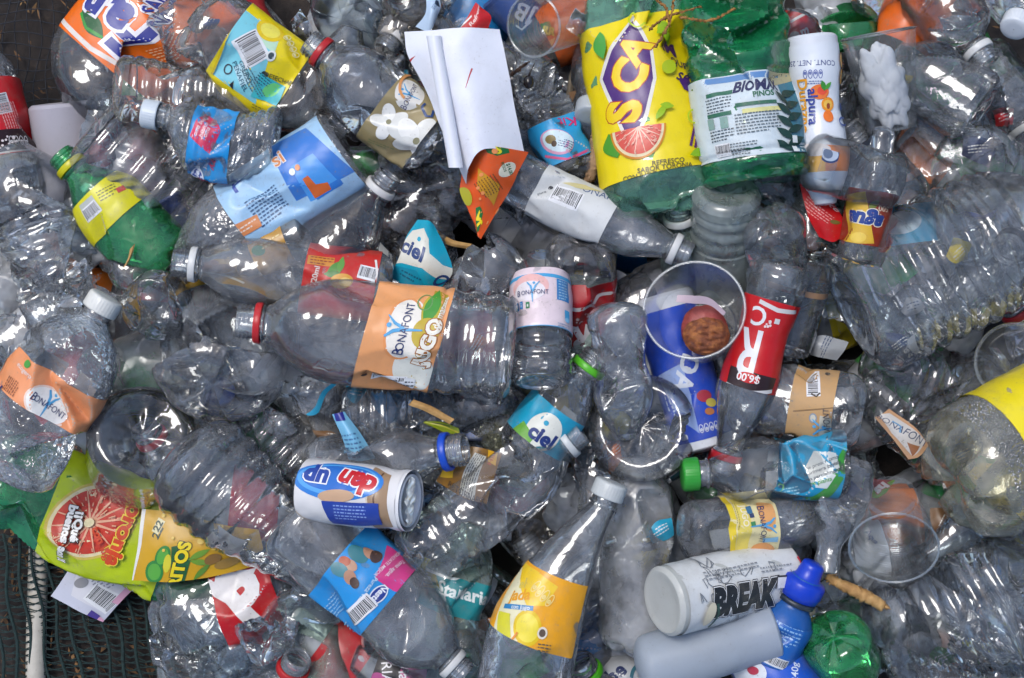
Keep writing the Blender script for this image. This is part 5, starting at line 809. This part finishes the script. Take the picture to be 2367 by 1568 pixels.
bo('soda_bottle', 'clear bottle with green and yellow label edge beneath the family water label', (900, 1400, 260), (1010, 1180, 260), 74, 'soda', 'clear', crush=.4, seed=135, neck='none', labels=[dict(z=(.38, .6), c='b9b42c', art=[('L', [(925, 1300), (960, 1265), (980, 1250)], 12, '3f8a34')])])
bo('soda_bottle', 'bottle with pink and black label at the bottom edge', (1020, 1590, 290), (820, 1520, 290), 76, 'soda', 'clear', crush=.3, seed=136, neck='none', labels=[dict(z=(.2, .75), c='1d1a20', art=[('E', 960, 1540, 30, 34, 'c8568c', 0), ('E', 880, 1556, 18, 16, 'b04a84', 0), ('T', 'RIAL', 900, 1548, 34, 'e6e2e4', -86, {'bold': 0}), ('T', 'ia', 938, 1546, 34, 'e6e2e4', -86, {'bold': .02})])])
bo('soda_bottle', 'large clear bottle with curved shoulder under the family water label', (870, 1380, 320), (1130, 1560, 280), 118, 'round', 'clear', base='bowl', crush=.3, seed=137, neck='none')
bo('soda_bottle', 'green tinted clear bottle at the bottom edge below the white neck ring', (960, 1660, 230), (1140, 1520, 230), 88, 'soda', 'lgreen', crush=.4, seed=138, neck='none')
bo('water_bottle', 'dark bottle neck with lime green ring at the bottom edge', (1440, 1700, 220), (1336, 1528, 340), 70, 'soda', 'smoke', ring='56c024', crush=.2, seed=139, neck_r=34)
bo('water_bottle', 'clear bottle with dark blue lettering under the milky bottle', (1340, 1600, 230), (1520, 1560, 230), 70, 'soda', 'clear', crush=.3, seed=140, neck='none', labels=[dict(z=(.2, .8), c='b9bcc0', art=[('T', 'be', 1420, 1545, 46, '1c2c5c', 40, {'bold': .04}), ('A', 1480, 1560, 26, 40, 60, 200, 8, '2a6a7c')])])
bo('soda_bottle', 'smoky bottle lying between the tapered bottle and the wide dull bottle', (1330, 1560, 220), (1420, 1200, 240), 74, 'soda', 'smoke', crush=.4, seed=141, neck='none')
bo('soda_bottle', 'bottle with red cap beneath the red price label', (1640, 1180, 250), (1680, 1040, 330), 62, 'soda', 'clear', cap='b4202a', crush=.3, seed=142, neck_r=30)
bo('soda_bottle', 'dirty clear bottle between the lower cup and green base', (1990, 1330, 250), (2120, 1560, 230), 82, 'soda', 'grime', crush=.5, seed=143, neck='none')
bo('water_bottle', 'crumpled clear bottle in the gap left of the tan label', (1700, 1000, 250), (1850, 860, 260), 78, 'water', 'grime', crush=.6, seed=144, neck='none')
bo('soda_bottle', 'clear olive tinted bottle beside the cyan lower label', (1150, 960, 300), (1230, 1120, 280), 64, 'round', pet('pet_olive', tint=(.86, .87, .72), haze=.14, hcol=(.55, .55, .42)), crush=.6, seed=145, neck='none')
bo('water_bottle', 'clear bottle with blue print under the small pink kids label', (1040, 930, 300), (1230, 960, 300), 78, 'soda', 'clear', crush=.6, seed=146, neck='none', labels=[dict(z=(.1, .5), t=(60, 130), c='8c9cc8', art=[])])
# ================================================================== small things
def bycat(label): return next(o for o in bpy.data.objects if o.get('label') == label)
def lump(name, label, c, radii, mat, seed=1, amp=.25, cat='fruit', n=28, part='flesh', ridged=(12, 60)):
    th = np.arange(n * 2) / (n * 2) * 2 * math.pi; ph = np.linspace(.02, math.pi - .02, n); rid = Ridged(np.random.default_rng(seed), 7, *ridged)
    D = np.stack([np.sin(ph)[:, None] * np.cos(th), np.sin(ph)[:, None] * np.sin(th), np.cos(ph)[:, None] + 0 * th], -1); P = D * np.array(radii)
    P = P * (1 + amp * rid(P))[..., None]; u = S * kz(c[2])
    root = thing(name, label, cat, W(*c)); mesh_obj(part, P.reshape(-1, 3) * u, grid_faces(n, n * 2, True, True), mat, root); REG.append((name, c[0], c[1], label)); return root, u
# napkin inside the cup
def napkin():
    root, u = lump('paper_napkin', 'crumpled white paper napkin stuffed in the clear cup', (2046, 196, 408), (50, 98, 34), ink('f2f4f8', .7, .02, .25), 3, .85, 'napkin', 60, 'folded_paper', (16, 60))
    root.rotation_euler.z = math.radians(14)
napkin()
# rotten peach half and its stalk
pr_, u_ = lump('peach', 'rotten peach half with brown flesh inside the round cup', (1628, 762, 440), (54, 58, 34), rough_mat('peach_skin', [(.3, '5c2018'), (.55, '93403a'), (.75, 'b0665a')], 60, .5, .3), 5, .10, 'fruit', 30, 'skin')
fl_ = Ridged(np.random.default_rng(9), 9, 5, 18); n_ = 26; rr_ = np.linspace(.02, 1, n_)[:, None]; tt_ = (np.arange(52) / 52 * 2 * math.pi)[None]
Pf = np.stack([rr_ * 54 * np.cos(tt_) + 2, rr_ * 46 * np.sin(tt_) - 14, 44 - 22 * rr_ ** 4 + 0 * tt_], -1); Pf[..., 2] += fl_(Pf) * 13
mesh_obj('flesh', Pf.reshape(-1, 3) * u_, grid_faces(n_, 52, True), rough_mat('peach_flesh', [(.3, '3c1c10'), (.48, '7a4020'), (.62, 'a0622e'), (.8, 'b87e48')], 150, .5, .8), pr_)
sheet('peel_strip', 'pinkish white peel strip lying over the rotten peach', [[(1563, 698, 500), (1600, 702, 505), (1640, 706, 500), (1672, 730, 490)], [(1566, 682, 500), (1605, 684, 512), (1642, 690, 506), (1678, 722, 490)]], (110, 18), 'cbb4bc', 'c8a8b0', crumple=1, seed=3, cat='peel')
# dark seed pod on the white ring bottles
sd_, u_ = lump('seed_pod', 'shiny black seed pod with thin curved stalk beside the white sheet', (1222, 190, 415), (12, 16, 10), ink('191416', .25, .05), 2, .06, 'seed', 16, 'pod')
V, F = tube([(0, 12, 0), (4, 24, 3), (10, 34, 4), (14, 44, 4)], [3, 2, 1.5, 1], 6); mesh_obj('stalk', V * u_, F, ink('2a2020', .5), sd_)
def stick(name, label, pts, rad, mat, cat='stick', seed=1, m=10, broken=True):
    C = np.array([list(W(*p)) for p in pts]); P = catmull(C, 40); u = S * kz(pts[0][2]); rng = np.random.default_rng(seed); base = P.mean(0)
    V, F = tube(P - base, np.interp(np.linspace(0, 1, 40), np.linspace(0, 1, len(rad)), rad) * u, m); V = V + rng.normal(size=V.shape) * u * 1.5
    root = thing(name, label, cat, tuple(base)); o = mesh_obj('wood', V, F, mat, root); REG.append((name, pts[0][0], pts[0][1], label))
    if broken:                                          # splintered end and small knots
        e = C[-1] - base; d = C[-1] - C[-2]; d /= np.linalg.norm(d)
        for k in range(5):
            j = rng.normal(size=3) * rad[-1] * .5 * u; V, F = tube(np.array([e - d * 6 * u + j, e + d * rng.uniform(4, 14) * u + j * 1.2]), [rad[-1] * .35 * u, .6 * u], 5); mesh_obj('splinter', V, F, mat, root)
        for k in range(4):
            q = P[rng.integers(4, 22)] - base; j = np.array([rng.normal(), rng.normal(), abs(rng.normal())]); j /= np.linalg.norm(j); V, F = tube(np.array([q + j * rad[0] * .6 * u, q + j * (rad[0] + 6) * u]), [3.4 * u, 1.2 * u], 6); mesh_obj('knot', V, F, mat, root)
    return root
wood = rough_mat('dry_wood', [(.3, '6a5238'), (.5, '94775a'), (.7, 'b39a78')], 40, .8, .5, (1, 1, 1))
woodt = rough_mat('tan_wood', [(.3, '75542c'), (.5, 'a07a48'), (.72, 'bd9a64')], 60, .75, .5)
stick('stick', 'pale broken stick standing between blue label and yellow label', [(1388, 262, 360), (1380, 320, 364), (1372, 375, 360), (1362, 420, 352)], [14, 15, 15, 12], wood, seed=2)
stick('stick', 'tan knotty broken twig below the lower ribbed cup', [(1912, 1332, 380), (1950, 1355, 398), (1995, 1375, 404), (2040, 1402, 400)], [10, 13, 15, 13], woodt, seed=3)
stick('twig', 'thin brown twig beside the black seed pod', [(1180, 175, 400), (1200, 160, 404), (1222, 144, 402)], [4, 3.5, 2.5], rough_mat('dark_twig', [(.3, '33231a'), (.7, '5a4030')], 40), 'twig', 4, 6, False)
straw = rough_mat('straw', [(.3, '8a6636'), (.6, 'b58f58'), (.8, 'cdb084')], 60, .8, .3)
for i, (a, b, c_) in enumerate([((1515, 110, 560), (1548, 50, 560), (1560, -20, 545)), ((1500, 70, 560), (1540, 40, 556), (1620, 15, 552)), ((1505, -10, 556), (1540, 20, 560), (1548, 62, 560)), ((1570, 40, 556), (1640, 48, 552), (1700, 20, 548))]):
    stick('pine_needle', ['dry reddish pine needle hanging on the yellow label', 'dry pine needle pointing to the dark green bottle', 'short dry pine needle at the top edge', 'straw coloured needle lying on the dark green bottle'][i], [a, b, c_], [3.2, 3, 1.6], rough_mat('needle', [(.3, '6e4a22'), (.7, 'a5763c')], 60), 'needle', 5 + i, 6, False)['group'] = 'dry needles on the green bottles'
for i in range(6):
    x = 1300 + 17 * i; r = np.random.default_rng(i); q = [(x - 14 + r.uniform(-8, 8), 340 - 12 * i, 250 + 6 * i), (x + 8, 260 - 8 * i, 285), (x + 30 + r.uniform(-8, 8), 150 - 4 * i, 265)]
    rows = [[(p[0] - 5 - (3 if j == 1 else 0), p[1], p[2]), (p[0], p[1], p[2] + 4), (p[0] + 5 + (3 if j == 1 else 0), p[1], p[2])] for j, p in enumerate(q)]
    sheet('palm_leaf', ['first', 'second', 'third', 'fourth', 'fifth', 'sixth'][i] + ' narrow grey dry palm leaf from the white sheet side', rows, (16, 200), '6a6050', '5a5144', crumple=.6, seed=i, cat='leaf', group='dry palm leaves beside the stick', mat=rough_mat('palm', [(.3, '453d34'), (.55, '6d6252'), (.75, '857a66')], 50, .8, .3, (1, 1, 1)), part='blade', n=(24, 6))
sheet('leaf', 'yellow green fallen leaf tip beside the blue neck ring', [[(1050, 1012, 412), (1062, 1002, 414), (1060, 990, 412)], [(1010, 992, 416), (1015, 984, 420), (1022, 976, 416)], [(978, 978, 412), (980, 976, 413), (982, 974, 412)]], (30, 90), '8a9a1c', '9a9a3c', crumple=1, seed=31, cat='leaf', part='blade', art=[('L', [(980, 976), (1020, 986), (1058, 1000)], 2.5, 'c8b83a'), ('L', [(1000, 978), (1040, 988)], 5, '4a5a1c')])
for i, (a, b, c_, l) in enumerate([((950, 930, 452), (990, 945, 456), (1045, 975, 452), 'curled dry straw leaf on the crumpled bottle above the blue ring'), ((1000, 535, 340), (1040, 560, 345), (1085, 570, 340), 'dry brown leaf scrap under the orange printed flap'), ((290, 615, 420), (300, 595, 424), (306, 570, 420), 'brown dry leaf scrap on the green soda bottle'), ((1372, 190, 400), (1386, 210, 402), (1394, 232, 398), 'tan straw scrap inside the bottle by the pale grey cap')]):
    sheet('dry_leaf', l, [[(p[0] - 6, p[1] + 6, p[2]), (p[0], p[1], p[2] + 5), (p[0] + 6, p[1] - 6, p[2])] for p in (a, b, c_)], (16, 90), 'a08050', crumple=3, seed=40 + i, cat='leaf', part='blade', mat=straw, n=(20, 8))
# foil lid, mouth ring and lid of the yogurt bottle
yb = bycat('white and brown drinking yogurt bottle with torn foil lid'); bpy.context.view_layer.update()
def local_part(root, name, V, F, mat): return mesh_obj(name, V, F, mat, root)
uu = UNIT[yb['label']]; Ly = (W(950, 1158, 540) - W(694, 1130, 440)).length / uu
V, F = lathe([(Ly - 12, 46), (Ly - 12, 58), (Ly - 4, 61), (Ly, 60), (Ly + 1, 52), (Ly - 6, 50), (Ly - 16, 50), (Ly - 17, 2)], 56); o_ = local_part(yb, 'mouth_ring', V * uu, F, ink('e6ecf6', .35, .04, .3))
gx, gy = np.meshgrid(np.linspace(-1, 1, 40), np.linspace(-1, 1, 24)); fr = Ridged(np.random.default_rng(4), 8, 8, 34)
Pf = np.stack([24 + gy * 22 * np.sqrt(np.clip(1.1 - gx ** 2, .05, 1)), -gx * 56, Ly + 3 + 0 * gx], -1); Pf[..., 2] += fr(Pf) * 26 + 4
foil, t_ = new_mat('foil'); p_ = nd(t_, 'ShaderNodeBsdfPrincipled'); p_.inputs['Base Color'].default_value = (.86, .87, .86, 1); p_.inputs['Metallic'].default_value = .6; p_.inputs['Roughness'].default_value = .32; o2 = nd(t_, 'ShaderNodeOutputMaterial'); t_.links.new(p_.outputs[0], o2.inputs[0])
local_part(yb, 'foil_lid', Pf.reshape(-1, 3) * uu, grid_faces(24, 40), foil)
# stepped sports cap
sb_ = bycat('blue sports drink bottle with stepped bright blue cap'); uu = UNIT[sb_['label']]; Ls = (W(1866, 1335, 440) - W(1772, 1520, 390)).length / uu
V, F = lathe([(Ls - 52, 40), (Ls - 50, 46), (Ls - 34, 50), (Ls - 12, 50), (Ls - 6, 47), (Ls - 2, 36), (Ls + 2, 30), (Ls + 26, 27), (Ls + 34, 26), (Ls + 38, 22), (Ls + 39, 1)], 64); local_part(sb_, 'cap', V * uu, F, ink('1240c8', .32, .05, .1))
V, F = lathe([(Ls - 66, 40), (Ls - 64, 46), (Ls - 54, 46), (Ls - 52, 40)], 48); local_part(sb_, 'collar', V * uu, F, ink('1b2a3c', .4))
# droplets inside the large bottle
def droplets():
    rng = np.random.default_rng(77); d = d64; n = 1500; z = rng.uniform(.14, .28, n) * d['Lb']; t = rng.uniform(-1.5, 1.5, n); r = d['rad'](z)
    P = d['deform'](np.stack([r * np.cos(t), r * np.sin(t), z], -1)); ct, st = np.cos(t), np.sin(t); rad = rng.uniform(1.6, 4.6, n)
    a = np.arange(6) / 6 * 6.283; ring = np.concatenate([np.stack([np.cos(a), np.sin(a), 0 * a], -1), np.stack([.6 * np.cos(a), .6 * np.sin(a), 0 * a + .5], -1), [[0, 0, .7]]])
    Nn = np.stack([ct, st, 0 * t], -1); X = np.stack([-st, ct, 0 * t], -1); Z = np.array([0, 0, 1.0])
    V = P[:, None] + rad[:, None, None] * (ring[None, :, :1] * X[:, None] + ring[None, :, 1:2] * Z + ring[None, :, 2:] * Nn[:, None]); b = (np.arange(n) * 13)[:, None]
    q = np.concatenate([b + np.array([[i, (i + 1) % 6, 6 + (i + 1) % 6, 6 + i]]) for i in range(6)]); tr = np.concatenate([b + np.array([[6 + i, 6 + (i + 1) % 6, 12]]) for i in range(6)])
    o = mesh_obj('droplets', V.reshape(-1, 3) * d['u'], [q, tr], pet('water_bead', tint=(.97, .97, .95), haze=.10, rough=.05, bump=0, edge=.45, dirt=0, hcol=(.8, .8, .78), spec=2.5), r64); o['kind'] = 'stuff'
droplets()

# ================================================================== nets, pole, litter
def nets():
    green = rough_mat('net_green', [(.3, '0c1a1a'), (.55, '16302e'), (.8, '22443e')], 300, .7, .8); rng = np.random.default_rng(21)
    root = thing('net', 'dark green knotted net spread over the ground in the lower corner', 'net', W(200, 1500, 30)); base = np.array(W(200, 1500, 30))
    def H(x, y): return 34 + 10 * math.sin(x * .011 + y * .006) + 8 * math.sin(x * .031) + .02 * max(0, 1568 - y)
    cords = []
    for i in range(19):                                     # heavy cords running down the net
        x0 = -10 + i * 34; pts = []
        for y in np.linspace(1235 + max(0, i - 6) * 10, 1640, 26): x = x0 + (y - 1400) * (.10 + .012 * i) + 6 * math.sin(y * .03 + i); pts.append((x, y))
        cords.append(pts); P = np.array([list(W(x, y, H(x, y) + 4)) for x, y in pts]) - base
        V, F = tube(P, (4.2 + rng.uniform(-.6, .6)) * S, 7); mesh_obj('cord', V, F, green, root)
    Vs, Fs4, Fe, off_ = [], [], [], 0
    for i in range(18):                                     # fine slanted twine between the cords
        a, b = cords[i], cords[i + 1]
        for k in range(0, 25):
            for d in (0, .5):
                ka = min(25, k + d); kb = min(25, k + d + (.5 if (i + int(2 * d)) % 2 else -.4)); kb = max(0, kb)
                f = lambda c, q: np.array(c[int(q)]) * (1 - q % 1) + np.array(c[min(25, int(q) + 1)]) * (q % 1)
                p, q = f(a, ka), f(b, kb); mid = (p + q) / 2 + rng.normal(size=2) * 2 + np.array([0, 3]); P = np.array([list(W(v[0], v[1], H(*v) + 3)) for v in (p, mid, q)]) - base
                V, F = tube(P, 1.7 * S, 5); Vs.append(V); Fs4.append(F[0] + off_); off_ += len(V)
    o = mesh_obj('twine', np.concatenate(Vs), np.concatenate(Fs4), green, root); o['kind'] = 'stuff'
    # white pole under the net
    pole = thing('pole', 'white plastic pole lying upright under the dark green net', 'pole', W(85, 1420, 14))
    P = np.array([list(W(x, y, 20)) for x, y in ((92, 1200), (88, 1330), (84, 1460), (82, 1640))]) - np.array(W(85, 1420, 14)); V, F = tube(catmull(P, 20), 26 * S, 24); mesh_obj('pipe', V, F, ink('c9c3b6', .5, .25), pole)
    # thin dark net in the upper corner
    root = thing('net', 'thin black square mesh net over dark soil in the upper corner', 'net', W(90, 90, 30)); base = np.array(W(90, 90, 30)); dk = rough_mat('net_black', [(.3, '0a0d12'), (.7, '1a2230')], 200, .6, .5)
    for k in range(13):
        x = -40 + k * 26; P = np.array([list(W(x + 7 * math.sin(y * .03 + k) - (y - 100) * .06, y, 34 + 8 * math.sin(y * .02 + k * .4))) for y in np.linspace(-60, 520, 40)]) - base; V, F = tube(P, 1.5 * S, 5); mesh_obj('strand', V, F, dk, root)
    for k in range(22):
        y = -50 + k * 26; P = np.array([list(W(x, y + 7 * math.sin(x * .03 + k * .7), 35 + 8 * math.sin(y * .02 + x * .016))) for x in np.linspace(-60, 330, 30)]) - base; V, F = tube(P, 1.5 * S, 5); mesh_obj('strand', V, F, dk, root)
nets()
def litter():
    rng = np.random.default_rng(31); n = 700; xs = rng.uniform(-100, 2467, n); ys = rng.uniform(-80, 1650, n); sel = rng.uniform(size=n) < .45
    xs[sel] = rng.uniform(-40, 560, sel.sum()); ys[sel] = np.where(rng.uniform(size=sel.sum()) < .45, rng.uniform(-40, 450, sel.sum()), rng.uniform(1180, 1620, sel.sum()))
    Vs, Fs, off_ = [], [], 0
    for x, y in zip(xs, ys):
        c = np.array(W(x, y, rng.uniform(6, 14))); a = rng.uniform(0, 6.28); l = rng.uniform(5, 26) * S; w = rng.uniform(1.5, 6) * S; d = np.array([math.cos(a), math.sin(a), rng.normal() * .25]); e = np.array([-d[1], d[0], rng.normal() * .3])
        top = np.array([0, 0, 1.2 * S]); q = [c - d * l, c + e * w, c + d * l, c - e * w]; Vs += [v + top for v in q] + [v - top for v in q]
        Fs += [[off_, off_ + 1, off_ + 2, off_ + 3], [off_ + 7, off_ + 6, off_ + 5, off_ + 4]] + [[off_ + 4 + i, off_ + 4 + (i + 1) % 4, off_ + (i + 1) % 4, off_ + i] for i in range(4)]; off_ += 8
    o = mesh_obj('leaf_litter', np.array(Vs), np.array(Fs), rough_mat('litter', [(.25, '3a2a1c'), (.5, '6a4c2e'), (.75, '9a7c50')], 12, .85, .2), smooth=False); o['kind'] = 'stuff'; o['label'] = 'dry leaf litter scattered over the soil'; o['category'] = 'litter'
litter()

# ================================================================== bottles buried deeper in the heap, seen in gaps and through the clear ones
def buried():
    rng = np.random.default_rng(404); n = 0; pass
    for layer, (zz, nx, ny) in enumerate(((190, 10, 6), (85, 9, 5), (300, 8, 5))):
        for j in range(ny):
            for i in range(nx):
                x = (i + .5 + rng.uniform(-.3, .3)) * 2367 / nx; y = (j + .5 + rng.uniform(-.3, .3)) * 1568 / ny; a = rng.uniform(0, 6.28); l = rng.uniform(170, 230)
                x0, y0, x1, y1 = x - l * math.cos(a), y - l * math.sin(a), x + l * math.cos(a), y + l * math.sin(a)
                def bare(X, Y): return (X < 190 and Y < 300) or (X < 430 and Y > 1180) or (X < 140 and Y < 560)
                if bare(x0, y0) or bare(x1, y1) or bare(x, y) or (layer == 2 and x < 640 and y > 1020): continue
                R = rng.uniform(68, 100) * (1, 1, .8)[layer]; z0 = zz + rng.uniform(-45, 45); z1 = zz + rng.uniform(-45, 45); n += 1
                mat = (['pale', 'hazy', 'pale', 'blue', 'pale', 'warm', 'pale'] if layer < 2 else ['clear', 'clean', 'clear', 'blue', 'clear', 'warm', 'clean'])[n % 7]; w = (['pale', 'hazy', 'pale', 'bluish', 'pale', 'warm toned', 'pale'] if layer < 2 else ['clear', 'clear', 'clear', 'bluish', 'clear', 'warm toned', 'clear'])[n % 7]
                lab = once('%s crumpled bottle %s under %s' % (w, ('deep', 'deeper', 'wedged')[layer], under(x, y)))
                col_ = [None, 'b8262c', 'c9ccd0', '1f7fc0', None, 'd8c030', 'c9ccd0', 'd8762c', '2f9a4a'][n % 9]
                bottle('buried_bottle', lab, (x0, y0, z0), (x1, y1, z1), R, ['soda', 'water', 'cone', 'round'][n % 4], mat, crush=(.55, .55, .85)[layer], seed=600 + n, squash=(.85, .85, .7)[layer], nang=48, nz=44, group='bottles buried in the heap', neck='none' if n % 3 else 'open', labels=[dict(z=(.3, .6), c=col_)] if col_ and layer < 2 else ())
N_TOP = len(REG)
STOP = set('and with of the a to in at under beside its between behind from by over on white red blue large neck lime open brown drinking dark bold deep pink clear green yellow'.split())
def under(x, y, n=10):
    near = min((r for r in REG[:N_TOP]), key=lambda r: (r[1] - x) ** 2 + (r[2] - y) ** 2); w = near[3].split()[:n]
    while w and w[-1] in STOP: w.pop()
    return ' '.join(w)
USED = {}
def once(lab):
    USED[lab] = USED.get(lab, 0) + 1
    return lab if USED[lab] == 1 else ['', '', 'another ', 'third ', 'fourth ', 'fifth '][min(USED[lab], 5)] + lab
def scraps():
    rng = np.random.default_rng(88)
    cols = [('red', 'b8252c'), ('white', 'd8dadd'), ('blue', '2a5fa8'), ('orange', 'd8762c'), ('green', '3f8a3f'), ('cyan', '2f9fc0'), ('yellow', 'd8c030'), ('brown', '7a5a3c'), ('dark blue', '22305c'), ('pale', 'b4b8bc')]
    for i in range(64):
        x, y = rng.uniform(330, 2340), rng.uniform(40, 1530); z = rng.uniform(230, 380); a = rng.uniform(0, 6.28); l, w = rng.uniform(22, 52), rng.uniform(10, 30); c, s_ = math.cos(a), math.sin(a); nm, hx = cols[i % len(cols)]
        P = lambda p, q, h: (x + p * c - q * s_, y + p * s_ + q * c, z + h)
        rows = [[P(-l, w * rng.uniform(.6, 1), 0), P(0, w, 14), P(l, w * rng.uniform(.2, 1), rng.uniform(-14, 14))], [P(-l * .9, 0, 8), P(0, 0, 24), P(l * .8, 0, 6)], [P(-l * rng.uniform(.3, 1), -w, 0), P(0, -w, 10), P(l * rng.uniform(.4, 1), -w * rng.uniform(.3, 1), -6)]]
        film = i % 3 == 2
        sheet('film_scrap' if film else 'label_scrap', once(('torn clear film scrap wedged in by ' if film else 'small %s label scrap wedged in by ' % nm) + under(x, y, 8)), rows, (2 * l, 2 * w), hx, crumple=5, seed=900 + i, cat='scrap', group='scraps wedged between the bottles', mat=PET['film']() if film else None, edge=6, n=(14, 18), art=() if film else [('M', x, y, l * 1.2, 3, 7, 'e4e4e0' if nm not in ('white', 'pale') else '4a5a7a', rng.uniform(0, 360))])
    caps = [('white', 'dfe1e2'), ('red', 'b8222a'), ('blue', '2250b4'), ('green', '2f9a3c'), ('white', 'd3d6d8'), ('orange', 'd8701c'), ('yellow', 'd8c42c'), ('light blue', '7fb4dc')]
    for i in range(16):
        x, y = rng.uniform(300, 2330), rng.uniform(60, 1520); z = rng.uniform(150, 300); nm, hx = caps[i % 8]; u = S * kz(z)
        t = thing('bottle_cap', once('loose %s cap lying in by ' % nm + under(x, y, 9)), 'cap', group='loose caps in the heap', mat=Matrix.Translation(W(x, y, z)) @ Matrix.Rotation(rng.uniform(-.9, .9), 4, 'X') @ Matrix.Rotation(rng.uniform(-.9, .9), 4, 'Y'))
        V, F = lathe([(-14, 30), (-14, 33), (-10, 36), (12, 35.5), (15, 33), (16, 28), (16, 1)], 80, (2, 3, 26, .015)); mesh_obj('shell', V * u, F, ink(hx, .35, .12, .1), t)
scraps()
buried()
